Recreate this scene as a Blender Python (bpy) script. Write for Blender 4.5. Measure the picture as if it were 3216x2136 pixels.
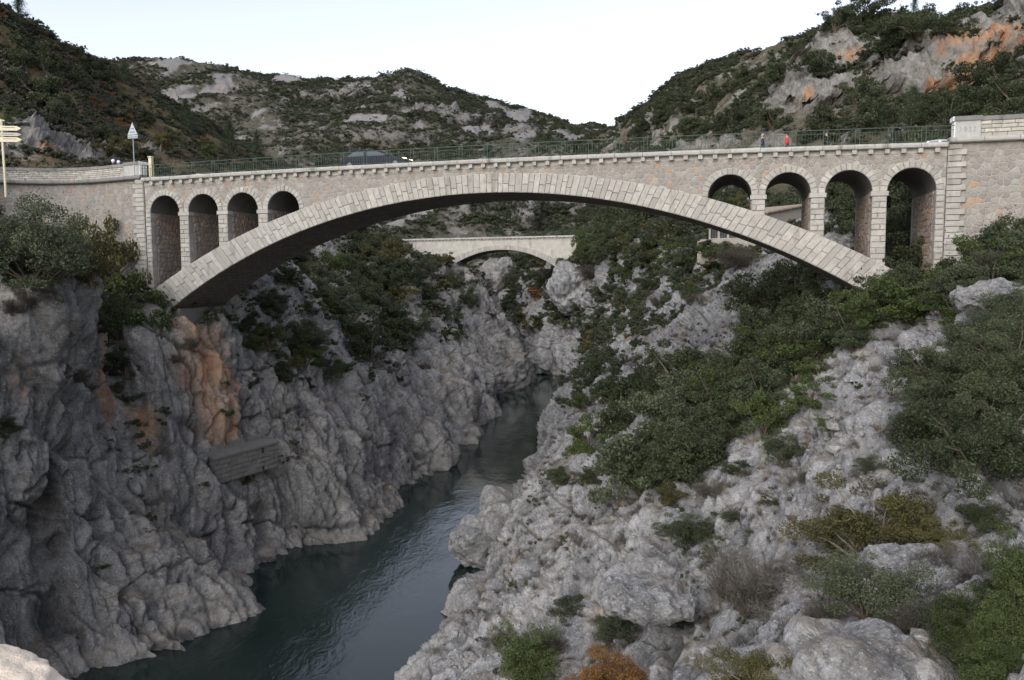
import bpy, bmesh, math, random
import numpy as np
from mathutils import Vector, Matrix
from mathutils.bvhtree import BVHTree

for o in list(bpy.data.objects):
    bpy.data.objects.remove(o)
SC = bpy.context.scene
COL = SC.collection
R = math.radians
random.seed(7)
RNG = np.random.default_rng(7)

# ---------------------------------------------------------------- camera, world, sun, exposure
# metres; the camera eye is the origin (standing on the old bridge), +Y up the gorge, Z up, the river at WATER
PITCH, ROLL, PSI, Z0, S0 = .08708, .00478, .27553, 53.7256, -1.6184
WATER = -22.0
cam_data = bpy.data.cameras.new('camera')
cam = bpy.data.objects.new('camera', cam_data)
COL.objects.link(cam)
cam_data.sensor_width = 36.0
cam_data.lens = 36.0 * 2453 / 3216
cam_data.clip_start = .1
cam_data.clip_end = 6000
cam.matrix_world = Matrix.Rotation(R(90) - PITCH, 4, 'X') @ Matrix.Rotation(-ROLL, 4, 'Z')
SC.camera = cam

SUN_EL, SUN_AZ = R(35), R(-150)          # azimuth clockwise from +Y: behind the camera, to the left
world = bpy.data.worlds.new('World')
SC.world = world
world.use_nodes = True
wn = world.node_tree
sky = wn.nodes.new('ShaderNodeTexSky')
sky.sky_type = 'NISHITA'
sky.sun_disc = False
sky.sun_elevation = SUN_EL
sky.sun_rotation = SUN_AZ
sky.air_density = 1.0
sky.dust_density = 2.0
sky.ozone_density = 1.0
bg = wn.nodes['Background']
bg.inputs['Strength'].default_value = .14
veil = wn.nodes.new('ShaderNodeHueSaturation')          # thin even cloud: the whole sky pales alike
veil.inputs['Saturation'].default_value = .48
veil.inputs['Hue'].default_value = .515
wn.links.new(sky.outputs[0], veil.inputs['Color'])
wn.links.new(veil.outputs[0], bg.inputs['Color'])

sun_data = bpy.data.lights.new('sun', 'SUN')
sun_data.energy = .5
sun_data.angle = R(60)
sun_data.color = (1.0, .98, .95)
sun = bpy.data.objects.new('sun', sun_data)
COL.objects.link(sun)
_d = Vector((math.sin(SUN_AZ) * math.cos(SUN_EL), math.cos(SUN_AZ) * math.cos(SUN_EL), math.sin(SUN_EL)))
sun.rotation_euler = _d.to_track_quat('Z', 'Y').to_euler()

SC.view_settings.view_transform = 'Standard'
SC.view_settings.look = 'None'
SC.view_settings.gamma = 1.0
SC.view_settings.use_curve_mapping = False
SC.view_settings.exposure = 1.05
SC.render.engine = 'CYCLES'
SC.cycles.use_denoising = True
SC.cycles.max_bounces = 6
SC.cycles.transparent_max_bounces = 8

# ---------------------------------------------------------------- geometry of sight lines and of the bridge frame
KPX = 3216 / 2361
def ray(px, py):
    u = (px * KPX - 1608.) / 2453.; v = (py * KPX - 1068.) / 2453.
    c, s = math.cos(ROLL), math.sin(ROLL)
    u, v = u * c - v * s, u * s + v * c
    c, s = math.cos(PITCH), math.sin(PITCH)
    return np.array([u, c - s * v, -s - c * v])
def atz(px, py, z=WATER):
    d = ray(px, py); return d * (z / d[2])
def aty(px, py, y):
    d = ray(px, py); return d * (y / d[1])
CP, SP = math.cos(PSI), math.sin(PSI)
def br(s, d, z):
    """bridge frame: s along the facade from the crown, d into the bridge, z height -> world"""
    s = s + S0
    return (s * CP + d * SP, Z0 - s * SP + d * CP, z)

# ---------------------------------------------------------------- object helpers
def link_mesh(name, me, mat=None, parent=None):
    o = bpy.data.objects.new(name, me)
    COL.objects.link(o)
    if mat is not None and len(me.materials) == 0:
        me.materials.append(mat)
    if parent is not None:
        o.parent = parent
        o.matrix_parent_inverse = Matrix.Translation(parent.location).inverted() if parent.rotation_euler.z == 0 and parent.scale.x == 1 else parent.matrix_basis.inverted()
    return o
def mesh(name, verts, faces, smooth=False):
    me = bpy.data.meshes.new(name)
    me.from_pydata([tuple(v) for v in verts], [], [tuple(f) for f in faces])
    if smooth:
        me.polygons.foreach_set('use_smooth', [True] * len(me.polygons))
    me.update()
    return me
def obj(name, verts, faces, mat, parent=None, smooth=False):
    return link_mesh(name, mesh(name, verts, faces, smooth), mat, parent)
def tag(o, label=None, cat=None, group=None, kind=None):
    if label: o['label'] = label
    if cat: o['category'] = cat
    if group: o['group'] = group
    if kind: o['kind'] = kind
    return o
def thing(name, label, cat, loc=(0, 0, 0), group=None):
    o = bpy.data.objects.new(name, None)
    o.empty_display_size = .2
    COL.objects.link(o)
    o.location = loc
    return tag(o, label, cat, group)
class MB:
    """collects shapes for one mesh"""
    def __init__(s): s.v = []; s.f = []
    def add(s, v, f):
        n = len(s.v); s.v += [tuple(p) for p in v]; s.f += [tuple(i + n for i in q) for q in f]; return s
    def box(s, x0, x1, y0, y1, z0, z1, T=None):
        v = [(x, y, z) for z in (z0, z1) for y in (y0, y1) for x in (x0, x1)]
        if T: v = [T(*p) for p in v]
        return s.add(v, [(0, 2, 3, 1), (4, 5, 7, 6), (0, 1, 5, 4), (2, 6, 7, 3), (0, 4, 6, 2), (1, 3, 7, 5)])
    def tube(s, pts, rad, n=6, cap=True):
        pts = [Vector(p) for p in pts]
        rad = rad if isinstance(rad, (list, tuple)) else [rad] * len(pts)
        base = len(s.v)
        for i, p in enumerate(pts):
            t = (pts[min(i + 1, len(pts) - 1)] - pts[max(i - 1, 0)]).normalized()
            a = t.cross(Vector((0, 0, 1)) if abs(t.z) < .9 else Vector((1, 0, 0))).normalized(); b = t.cross(a)
            for k in range(n):
                q = p + (a * math.cos(6.2832 * k / n) + b * math.sin(6.2832 * k / n)) * rad[i]
                s.v.append(tuple(q))
        for i in range(len(pts) - 1):
            for k in range(n):
                s.f.append((base + i * n + k, base + i * n + (k + 1) % n, base + (i + 1) * n + (k + 1) % n, base + (i + 1) * n + k))
        if cap:
            s.f.append(tuple(base + k for k in range(n))[::-1]); s.f.append(tuple(base + (len(pts) - 1) * n + k for k in range(n)))
        return s
    def build(s, name, mat, parent=None, smooth=False): return obj(name, s.v, s.f, mat, parent, smooth)

# ---------------------------------------------------------------- vectorised noise
_perm = np.arange(256); np.random.default_rng(3).shuffle(_perm); _perm = np.concatenate([_perm, _perm, _perm])
_grad = np.random.default_rng(4).normal(size=(256, 3)); _grad /= np.linalg.norm(_grad, axis=1)[:, None]; _grad = _grad.astype(np.float32)
def perlin(p):
    p = np.asarray(p, np.float32)
    i = np.floor(p).astype(np.int32); f = p - i; i &= 255
    w = f * f * f * (f * (f * 6 - 15) + 10)
    out = np.zeros(len(p), np.float32)
    for dx in (0, 1):
        wx = w[:, 0] if dx else 1 - w[:, 0]
        ax = _perm[i[:, 0] + dx]
        for dy in (0, 1):
            wy = w[:, 1] if dy else 1 - w[:, 1]
            ay = _perm[ax + i[:, 1] + dy]
            for dz in (0, 1):
                wz = w[:, 2] if dz else 1 - w[:, 2]
                g = _grad[_perm[ay + i[:, 2] + dz]]
                out += wx * wy * wz * (g[:, 0] * (f[:, 0] - dx) + g[:, 1] * (f[:, 1] - dy) + g[:, 2] * (f[:, 2] - dz))
    return out * 1.6
def fbm(p, octs=4, gain=.5, lac=2.03):
    a = 1.; s = 0.; q = np.asarray(p, np.float32)
    for k in range(octs):
        s = s + a * perlin(q); q = q * lac + 17.3; a *= gain
    return s
_cell = np.random.default_rng(5).random((256, 4)).astype(np.float32)
def facets(p, rot):
    """continuous angular relief: Chebyshev distance to the nearest and second cell point (flat faces, sharp edges)"""
    p = np.asarray(p @ rot, np.float32)
    i = np.floor(p).astype(np.int32); fr = p - i; i &= 255
    f1 = np.full(len(p), 9., np.float32); f2 = f1.copy()
    for dx in (-1, 0, 1):
        for dy in (-1, 0, 1):
            for dz in (-1, 0, 1):
                h = _perm[_perm[_perm[(i[:, 0] + dx) & 255] + ((i[:, 1] + dy) & 255)] + ((i[:, 2] + dz) & 255)]
                q = _cell[h]
                d = np.maximum(np.maximum(np.abs(q[:, 0] + dx - fr[:, 0]), np.abs(q[:, 1] + dy - fr[:, 1])), np.abs(q[:, 2] + dz - fr[:, 2]))
                f2 = np.minimum(f2, np.maximum(f1, d)); f1 = np.minimum(f1, d)
    return f1, f2
def worley(p):
    """distance to the nearest and second feature, the random value of the nearest cell and a tilted facet for it"""
    p = np.asarray(p, np.float32)
    i = np.floor(p).astype(np.int32); fr = p - i; i &= 255
    f1 = np.full(len(p), 9., np.float32); f2 = f1.copy(); hb = np.zeros(len(p), np.int32); ob = np.zeros(len(p), np.int32)
    OFF = np.array([(dx, dy, dz) for dx in (-1, 0, 1) for dy in (-1, 0, 1) for dz in (-1, 0, 1)], np.float32)
    for k, (dx, dy, dz) in enumerate(OFF.astype(int)):
        h = _perm[_perm[_perm[(i[:, 0] + dx) & 255] + ((i[:, 1] + dy) & 255)] + ((i[:, 2] + dz) & 255)]
        q = _cell[h]
        d = (q[:, 0] + dx - fr[:, 0]) ** 2 + (q[:, 1] + dy - fr[:, 1]) ** 2 + (q[:, 2] + dz - fr[:, 2]) ** 2
        nw = d < f1
        f2 = np.where(nw, f1, np.minimum(f2, d)); hb = np.where(nw, h, hb); ob = np.where(nw, k, ob); f1 = np.where(nw, d, f1)
    rel = fr - _cell[hb][:, :3] - OFF[ob]
    facet = (rel * _grad[hb]).sum(1)
    return np.sqrt(f1), np.sqrt(f2), _cell[hb][:, 3], facet

# ---------------------------------------------------------------- materials
def new_mat(name):
    m = bpy.data.materials.new(name); m.use_nodes = True
    nt = m.node_tree
    return m, nt, nt.nodes['Principled BSDF']
class NT:
    """small node-tree helper"""
    def __init__(s, name):
        s.m, s.t, s.b = new_mat(name)
    def n(s, typ, **kw):
        o = s.t.nodes.new(typ)
        for k, v in kw.items():
            if k.startswith('_'): setattr(o, k[1:], v)
            else: s.set(o.inputs[k.replace('__', ' ')], v)
        return o
    def set(s, inp, v):
        if isinstance(v, bpy.types.NodeSocket): s.t.links.new(v, inp)
        else: inp.default_value = v
    def noise(s, vec, scale, detail=4, rough=.55, dist=0.):
        o = s.n('ShaderNodeTexNoise', Scale=scale, Detail=detail, Roughness=rough, Distortion=dist)
        if vec is not None: s.t.links.new(vec, o.inputs['Vector'])
        return o.outputs['Fac']
    def ramp(s, fac, stops, interp='LINEAR'):
        o = s.t.nodes.new('ShaderNodeValToRGB'); o.color_ramp.interpolation = interp
        el = o.color_ramp.elements
        while len(el) < len(stops): el.new(.5)
        for e, (p, c) in zip(el, stops):
            e.position = p; e.color = c if len(c) == 4 else (*c, 1)
        s.t.links.new(fac, o.inputs['Fac']); return o.outputs['Color']
    def mix(s, fac, a, b, mode='MIX'):
        o = s.t.nodes.new('ShaderNodeMix'); o.data_type = 'RGBA'; o.blend_type = mode
        s.set(o.inputs['Factor'], fac)
        for nm, v in (('A', a), ('B', b)):
            i = [x for x in o.inputs if x.name == nm and x.type == 'RGBA'][0]
            if isinstance(v, bpy.types.NodeSocket): s.t.links.new(v, i)
            else: i.default_value = v if len(v) == 4 else (*v, 1)
        return [x for x in o.outputs if x.type == 'RGBA'][0]
    def math(s, op, a, b=None, clamp=False):
        o = s.t.nodes.new('ShaderNodeMath'); o.operation = op; o.use_clamp = clamp
        s.set(o.inputs[0], a)
        if b is not None: s.set(o.inputs[1], b)
        return o.outputs[0]
    def vscale(s, vec, sc):
        o = s.t.nodes.new('ShaderNodeMapping'); s.t.links.new(vec, o.inputs['Vector']); o.inputs['Scale'].default_value = sc
        return o.outputs['Vector']
    def pos(s):
        return s.t.nodes.new('ShaderNodeNewGeometry').outputs['Position']
    def attr(s, name):
        o = s.t.nodes.new('ShaderNodeAttribute'); o.attribute_name = name; return o
    def bump(s, h, strength, dist, prev=None):
        o = s.n('ShaderNodeBump', Strength=strength, Distance=dist, Height=h)
        if prev is not None: s.t.links.new(prev, o.inputs['Normal'])
        return o.outputs['Normal']
    def out(s, color=None, rough=.9, normal=None, spec=.2, metal=0):
        if color is not None: s.set(s.b.inputs['Base Color'], color if isinstance(color, bpy.types.NodeSocket) else (*color[:3], 1))
        s.set(s.b.inputs['Roughness'], rough); s.b.inputs['Specular IOR Level'].default_value = spec
        s.b.inputs['Metallic'].default_value = metal
        if normal is not None: s.t.links.new(normal, s.b.inputs['Normal'])
        return s.m

def rock_material(name, light, mid, dark, soil, soil_amt=.5):
    k = NT(name); P = k.pos()
    sep = k.n('ShaderNodeSeparateColor', Color=k.attr('tint').outputs['Color'])
    n1 = k.noise(P, .45, 5, .68)
    col = k.ramp(n1, [(.3, mid), (.62, light)])
    n2 = k.noise(k.vscale(P, (.5, .5, .07)), 1.0, 4, .65, .4)        # weathering streaks running down the face
    col = k.mix(k.math('MULTIPLY', k.ramp(n2, [(.47, (0, 0, 0)), (.64, (1, 1, 1))]), .6), col, dark)
    n3 = k.noise(P, 3.4, 5, .8)
    col = k.mix(k.math('MULTIPLY', k.ramp(n3, [(.5, (0, 0, 0)), (.64, (1, 1, 1))]), .6), col, dark)
    col = k.mix(k.ramp(n3, [(.28, (.6, .6, .6)), (.43, (0, 0, 0))]), col, tuple(min(1, c * 1.35) for c in light))
    n6 = k.noise(P, 10., 3, .75)                                         # pale flecks and pits
    col = k.mix(k.ramp(n6, [(.55, (0, 0, 0)), (.68, (.65, .65, .65))]), col, tuple(min(1, c * 1.5) for c in light))
    col = k.mix(k.ramp(n6, [(.3, (.6, .6, .6)), (.42, (0, 0, 0))]), col, tuple(c * .7 for c in dark))
    col = k.mix(k.math('MULTIPLY', sep.outputs['Green'], .75, True), col, tuple(c * .6 for c in dark))      # dark open joints, with occlusion shade painted in
    oc = k.ramp(k.noise(k.vscale(P, (1, 1, .3)), .8, 4, .7), [(.3, (.40, .33, .26)), (.48, (.44, .27, .155)), (.66, (.36, .14, .055))])
    col = k.mix(k.math('MULTIPLY', sep.outputs['Red'], k.ramp(n3, [(.38, (1, 1, 1)), (.6, (.55, .55, .55))])), col, oc)   # iron-stained scars
    col = k.mix(sep.outputs['Blue'], col, tuple(min(1, c * q) for c, q in zip(light, (1.18, 1.1, 1.0))))
    nz = k.n('ShaderNodeSeparateXYZ', Vector=k.t.nodes.new('ShaderNodeNewGeometry').outputs['Normal']).outputs['Z']
    up = k.math('MULTIPLY', k.ramp(nz, [(.5, (0, 0, 0)), (.85, (1, 1, 1))]), k.ramp(n1, [(.46, (0, 0, 0)), (.58, (1, 1, 1))]))
    col = k.mix(k.math('MULTIPLY', up, soil_amt), col, k.mix(n3, soil, tuple(c * 2. for c in soil)))        # earth and dry grass on ledges
    b = k.bump(n3, 1.0, .2)
    return k.out(col, .92, b, .15)

M = {}
M['cliff'] = rock_material('limestone_grey', (.335, .322, .305), (.195, .19, .183), (.064, .063, .062), (.09, .07, .045), .65)  # darker grey is this cliff's own stone colour
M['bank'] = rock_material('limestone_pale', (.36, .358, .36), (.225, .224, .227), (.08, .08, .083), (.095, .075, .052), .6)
M['crag'] = rock_material('limestone_crag', (.30, .285, .265), (.20, .19, .18), (.08, .078, .076), (.08, .07, .045), .5)

def hill_material(name, earth, grass, stone, stone_lo):
    k = NT(name); P = k.pos()
    sep = k.n('ShaderNodeSeparateColor', Color=k.attr('tint').outputs['Color'])
    col = k.ramp(k.noise(P, .08, 8, .65), [(.38, grass), (.6, earth)])
    col = k.mix(k.ramp(k.noise(P, .5, 6, .7), [(.45, (0, 0, 0)), (.7, (.8, .8, .8))]), col, tuple(c * .45 for c in grass))
    st = k.ramp(k.noise(P, .9, 7, .7), [(.35, tuple(c * .55 for c in stone)), (.6, stone)])
    fac = k.ramp(k.math('ADD', k.math('MULTIPLY', k.noise(P, .12, 9, .68), 1.0), stone_lo), [(.52, (0, 0, 0)), (.6, (1, 1, 1))])
    col = k.mix(k.math('MULTIPLY', fac, .85), col, st)
    scr = k.ramp(k.noise(P, 1.5, 4, .6), [(.3, (.165, .156, .155)), (.7, (.245, .232, .228))])
    col = k.mix(sep.outputs['Blue'], col, scr)
    rk = k.ramp(k.noise(P, .55, 6, .75), [(.36, tuple(c * .35 for c in stone)), (.5, tuple(c * .75 for c in stone)), (.66, stone)])
    col = k.mix(sep.outputs['Green'], col, rk)
    col = k.mix(sep.outputs['Red'], col, k.ramp(k.noise(k.vscale(P, (1, 1, .35)), .35, 5, .7), [(.34, (.27, .24, .21)), (.5, (.33, .20, .12)), (.66, (.30, .115, .045))]))
    b = k.bump(k.noise(P, .35, 8, .7), .7, 1.6)
    return k.out(col, .95, b, .1)
M['hill_far'] = hill_material('hillside_far', (.108, .098, .08), (.062, .062, .045), (.225, .213, .205), -.01)
M['hill_left'] = hill_material('hillside_left', (.13, .10, .06), (.085, .07, .035), (.30, .28, .26), -.06)
M['hill_right'] = hill_material('hillside_right', (.125, .108, .08), (.07, .066, .044), (.27, .255, .238), .0)

def stone_material(name, base, var, dark, stain=.5, orange=.0, scale=3., mottled=.5):
    """dressed or rubble stone: tone differs from block to block by object / by attribute"""
    k = NT(name); P = k.pos()
    oi = k.t.nodes.new('ShaderNodeObjectInfo').outputs['Random']
    at = k.attr('tone').outputs['Fac']
    rnd = k.math('FRACT', k.math('ADD', oi, at))
    col = k.ramp(rnd, [(0, tuple(c * (1 - var) for c in base)), (.5, base), (1, tuple(min(1, c * (1 + var)) for c in base))])
    if orange > 0:
        r2 = k.math('FRACT', k.math('MULTIPLY', rnd, 17.31))
        col = k.mix(k.ramp(r2, [(1 - orange - .02, (0, 0, 0)), (1 - orange, (.75, .75, .75))]), col, (.40, .235, .13))
        r3 = k.math('FRACT', k.math('MULTIPLY', rnd, 41.7))
        col = k.mix(k.ramp(r3, [(.72, (0, 0, 0)), (.75, (.5, .5, .5))]), col, (.25, .21, .205))
    col = k.mix(k.math('MULTIPLY', k.ramp(k.noise(P, scale, 6, .65), [(.42, (1, 1, 1)), (.62, (0, 0, 0))]), mottled), col, tuple(c * .72 for c in base))
    st = k.ramp(k.noise(k.vscale(P, (1, 1, .22)), 1.1, 7, .7, .3), [(.56, (0, 0, 0)), (.72, (1, 1, 1))])
    col = k.mix(k.math('MULTIPLY', st, stain), col, dark)
    b = k.bump(k.noise(P, 6.5, 6, .7), .55, .05)
    return k.out(col, .9, b, .2)
M['granite'] = stone_material('pale_granite', (.375, .355, .325), .17, (.12, .098, .076), .62)
M['coping'] = stone_material('weathered_coping', (.40, .385, .36), .1, (.085, .08, .075), .8)
M['dark_coping'] = stone_material('dark_coping', (.21, .205, .20), .12, (.06, .06, .058), .8)
M['rubble'] = stone_material('rubble_stone', (.285, .266, .24), .2, (.11, .10, .092), .35, .06)
M['rubble_dim'] = stone_material('rubble_stone_brown', (.30, .25, .215), .3, (.12, .10, .085), .3, .12)
M['mortar'] = stone_material('mortar', (.38, .355, .32), .03, (.22, .20, .18), .3)
M['joint'] = stone_material('grey_joint', (.30, .275, .245), .03, (.08, .075, .07), .5)
M['parapet'] = stone_material('parapet_stone', (.43, .405, .36), .2, (.15, .14, .125), .4)
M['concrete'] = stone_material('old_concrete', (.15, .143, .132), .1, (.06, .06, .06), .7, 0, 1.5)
M['grey_pier'] = stone_material('smooth_granite', (.40, .395, .385), .04, (.2, .19, .18), .3)
M['white_face'] = stone_material('white_end_face', (.80, .79, .75), .03, (.5, .48, .42), .25)  # white tone, used only on the pier ends and cap ends
M['far_stone'] = stone_material('far_bridge_stone', (.42, .40, .36), .08, (.13, .12, .11), .75, 0, .9)
M['house_wall'] = stone_material('house_rubble', (.31, .285, .25), .2, (.2, .18, .15), .4, 0, 5.)
M['old_parapet'] = stone_material('flash_pale_parapet_stone', (.78, .66, .52), .05, (.55, .47, .36), .4)  # warm pale colour stands in for camera flash on this stone

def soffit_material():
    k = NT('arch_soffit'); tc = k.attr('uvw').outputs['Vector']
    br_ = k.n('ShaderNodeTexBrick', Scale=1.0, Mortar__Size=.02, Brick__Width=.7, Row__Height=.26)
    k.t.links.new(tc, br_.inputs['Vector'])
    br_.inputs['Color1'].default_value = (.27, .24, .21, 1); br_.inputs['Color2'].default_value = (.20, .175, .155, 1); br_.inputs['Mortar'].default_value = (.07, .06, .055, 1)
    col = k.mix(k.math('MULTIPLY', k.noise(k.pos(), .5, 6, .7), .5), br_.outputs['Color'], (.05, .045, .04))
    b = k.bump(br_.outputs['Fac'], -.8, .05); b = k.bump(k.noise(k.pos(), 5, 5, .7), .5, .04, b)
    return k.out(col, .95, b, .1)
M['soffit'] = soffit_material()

def plain(name, col, rough=.6, metal=0, spec=.4, var=.12, scale=8.):
    k = NT(name)
    c = k.mix(k.noise(k.pos(), scale, 5, .6), tuple(x * (1 - var) for x in col), tuple(min(1, x * (1 + var)) for x in col))
    return k.out(c, rough, None, spec, metal)
M['green_paint'] = plain('green_rail_paint', (.035, .062, .047), .55, 0, .4, .3, 2.)
M['asphalt'] = plain('asphalt', (.055, .055, .056), .9, 0, .2, .25, 4.)
M['sign_cream'] = plain('cream_sign_board', (.62, .56, .40), .5)
M['sign_grey'] = plain('weathered_sign_board', (.42, .40, .34), .5)
M['letter'] = plain('sign_lettering', (.16, .14, .12), .7)
M['zinc'] = plain('galvanised_steel', (.32, .35, .39), .45, .5)
M['zinc_dark'] = plain('sign_back_rib', (.16, .18, .21), .5, .4)
M['peeling'] = stone_material('peeling_post_paint', (.62, .56, .40), .03, (.10, .085, .06), .95, 0, 3.)
M['car_dark'] = plain('dark_car_paint', (.010, .013, .024), .4, 0, .12, .02)
M['car_white'] = plain('white_car_paint', (.78, .79, .82), .2, 0, .5, .02)
M['car_silver'] = plain('silver_car_paint', (.42, .43, .45), .25, .4, .5, .02)
M['tyre'] = plain('tyre_rubber', (.02, .02, .02), .9)
M['rim'] = plain('wheel_rim', (.16, .16, .17), .4, .3)
M['black_trim'] = plain('black_trim', (.015, .015, .016), .5)
M['glass'] = plain('car_glass', (.05, .06, .075), .1, 0, .3, .02)
def emit(name, col, st):
    k = NT(name); k.b.inputs['Base Color'].default_value = (*col, 1); k.b.inputs['Emission Color'].default_value = (*col, 1); k.b.inputs['Emission Strength'].default_value = st
    return k.m
M['headlight'] = emit('headlight', (1., .62, .3), 4.)
M['taillight'] = plain('tail_light', (.55, .02, .02), .3)
M['skin'] = plain('skin', (.48, .27, .19), .6)
M['hair_grey'] = plain('grey_hair', (.5, .47, .43), .8)
M['hair_dark'] = plain('dark_hair', (.04, .025, .018), .8)
M['cloth_navy'] = plain('navy_cloth', (.02, .028, .075), .9)
M['cloth_red'] = plain('red_cloth', (.62, .035, .028), .85)
M['cloth_black'] = plain('black_cloth', (.016, .017, .022), .9)
M['cloth_jean'] = plain('denim', (.05, .07, .12), .9)
M['helmet_white'] = plain('white_helmet', (.75, .78, .84), .25)
M['helmet_blue'] = plain('helmet_blue_panel', (.15, .28, .62), .25)
M['tile'] = plain('roof_tile', (.29, .235, .185), .9, 0, .2, .35, 6.)
M['wood'] = plain('window_wood', (.10, .085, .07), .8)
M['pane'] = plain('window_pane', (.02, .024, .028), .1, 0, .6)
M['bark'] = plain('bark', (.10, .08, .06), .95, 0, .1, .4, 6.)
M['twig'] = plain('grey_twig', (.19, .155, .12), .95, 0, .1, .4, 6.)

def water_material():
    k = NT('river_water'); P = k.pos()
    calm = k.ramp(k.noise(k.vscale(P, (1, .45, 1)), .11, 3, .55, .5), [(.42, (.02, .02, .02)), (.62, (.15, .15, .15))])   # slick and riffled reaches
    o = k.n('ShaderNodeBump', Distance=.4, Height=k.noise(k.vscale(P, (1, .55, 1)), .6, 5, .62, .8)); k.t.links.new(calm, o.inputs['Strength'])
    o2 = k.n('ShaderNodeBump', Distance=.14, Height=k.noise(k.vscale(P, (1, .5, 1)), 3.0, 4, .6, .4)); k.t.links.new(calm, o2.inputs['Strength']); k.t.links.new(o.outputs['Normal'], o2.inputs['Normal'])
    col = k.ramp(k.noise(P, .06, 4), [(.35, (.006, .013, .012)), (.65, (.012, .022, .019))])
    k.b.inputs['IOR'].default_value = 1.33
    return k.out(col, .05, o2.outputs['Normal'], .8)
M['water'] = water_material()

def leaf_material(name, a, b, c, trans=.25):
    """a..b..c: shades that differ from leaf to leaf and from plant to plant"""
    k = NT(name)
    rnd = k.attr('leaf').outputs['Fac']
    oi = k.t.nodes.new('ShaderNodeObjectInfo').outputs['Random']
    f = k.math('ADD', k.math('MULTIPLY', rnd, .7), k.math('MULTIPLY', oi, .3))
    col = k.ramp(f, [(.1, a), (.5, b), (.92, c)])
    k.out(col, .6, None, .25)
    tr = k.n('ShaderNodeBsdfTranslucent', Color=col)
    mx = k.t.nodes.new('ShaderNodeMixShader'); mx.inputs[0].default_value = trans
    k.t.links.new(k.b.outputs[0], mx.inputs[1]); k.t.links.new(tr.outputs[0], mx.inputs[2])
    k.t.links.new(mx.outputs[0], k.t.nodes['Material Output'].inputs['Surface'])
    return k.m
M['leaf_oak'] = leaf_material('holm_oak_leaves', (.024, .032, .016), (.05, .062, .03), (.09, .103, .05))
M['leaf_grey'] = leaf_material('grey_green_leaves', (.036, .045, .025), (.07, .083, .047), (.122, .136, .08))
M['leaf_yellow'] = leaf_material('yellow_green_leaves', (.048, .047, .019), (.084, .078, .029), (.14, .12, .046))
M['leaf_green'] = leaf_material('fresh_green_leaves', (.036, .052, .018), (.065, .09, .029), (.11, .135, .046))
M['leaf_rust'] = leaf_material('rust_leaves', (.10, .05, .02), (.18, .09, .032), (.27, .145, .05))
M['leaf_scrub'] = leaf_material('garrigue_scrub', (.038, .045, .027), (.066, .074, .045), (.105, .112, .072))
M['leaf_dry'] = leaf_material('dry_brush', (.06, .053, .044), (.10, .088, .073), (.16, .142, .12))
M['leaf_pine'] = leaf_material('pine_needles', (.03, .044, .024), (.055, .076, .04), (.095, .118, .065))
M['leaf_straw'] = leaf_material('straw_grass', (.20, .165, .105), (.30, .25, .165), (.40, .34, .235))
# ================================================================ the setting: river, banks, hills
def catmull(P, t):
    """P (n,...) control rows, t array in [0,n-1]"""
    n = len(P); i = np.clip(np.floor(t).astype(int), 0, n - 2); f = (t - i)
    f = f.reshape((-1,) + (1,) * (P.ndim - 1))
    p0 = P[np.clip(i - 1, 0, n - 1)]; p1 = P[i]; p2 = P[i + 1]; p3 = P[np.clip(i + 2, 0, n - 1)]
    k = .38                                              # tension below .5 keeps overshoot small
    m1 = (p2 - p0) * k; m2 = (p3 - p1) * k
    f2 = f * f; f3 = f2 * f
    return (2 * f3 - 3 * f2 + 1) * p1 + (f3 - 2 * f2 + f) * m1 + (-2 * f3 + 3 * f2) * p2 + (f3 - f2) * m2
def profile(pts, m):
    """resample one profile to m points of equal arc length per angular size"""
    P = np.array(pts, float)
    D = catmull(P, np.linspace(0, len(P) - 1, 400))
    d = np.linalg.norm(np.diff(D, axis=0), axis=1)
    L = np.concatenate([[0], np.cumsum(d)])
    return np.stack([np.interp(np.linspace(0, L[-1], m), L, D[:, k]) for k in range(3)], 1)
def ribbon(stations, m, n):
    S = np.stack([profile(s, m) for s in stations])
    c = S.mean(1)
    w = np.linalg.norm(np.diff(S, axis=0), axis=2).mean(1) / np.maximum(20, np.linalg.norm((c[1:] + c[:-1]) / 2, axis=1))
    L = np.concatenate([[0], np.cumsum(w)])
    t = np.interp(np.linspace(0, L[-1], n), L, np.arange(len(S)))
    return catmull(S, t)                                # (n, m, 3)
def grid_normals(G):
    a = np.gradient(G, axis=0); b = np.gradient(G, axis=1)
    N = np.cross(a, b); N /= np.linalg.norm(N, axis=2)[..., None] + 1e-9
    return N
def grid_mesh(name, G, mat, tint=None, flip=False, smooth=False):
    n, m = G.shape[:2]
    idx = np.arange(n * m).reshape(n, m)
    q = np.stack([idx[:-1, :-1], idx[1:, :-1], idx[1:, 1:], idx[:-1, 1:]], -1).reshape(-1, 4)
    if flip: q = q[:, ::-1]
    me = bpy.data.meshes.new(name)
    me.vertices.add(n * m); me.vertices.foreach_set('co', G.astype(np.float32).ravel())
    me.loops.add(q.size); me.loops.foreach_set('vertex_index', q.astype(np.int32).ravel())
    me.polygons.add(len(q)); me.polygons.foreach_set('loop_start', np.arange(0, q.size, 4, dtype=np.int32))
    me.update(calc_edges=True)
    me.validate()
    if tint is not None:
        a = me.attributes.new('tint', 'FLOAT_COLOR', 'POINT')
        c = np.ones((n * m, 4), np.float32); c[:, :3] = np.clip(tint.reshape(-1, 3), 0, 1)
        a.data.foreach_set('color', c.ravel())
    if smooth: me.polygons.foreach_set('use_smooth', np.ones(len(q), bool))
    return link_mesh(name, me, mat)

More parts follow.
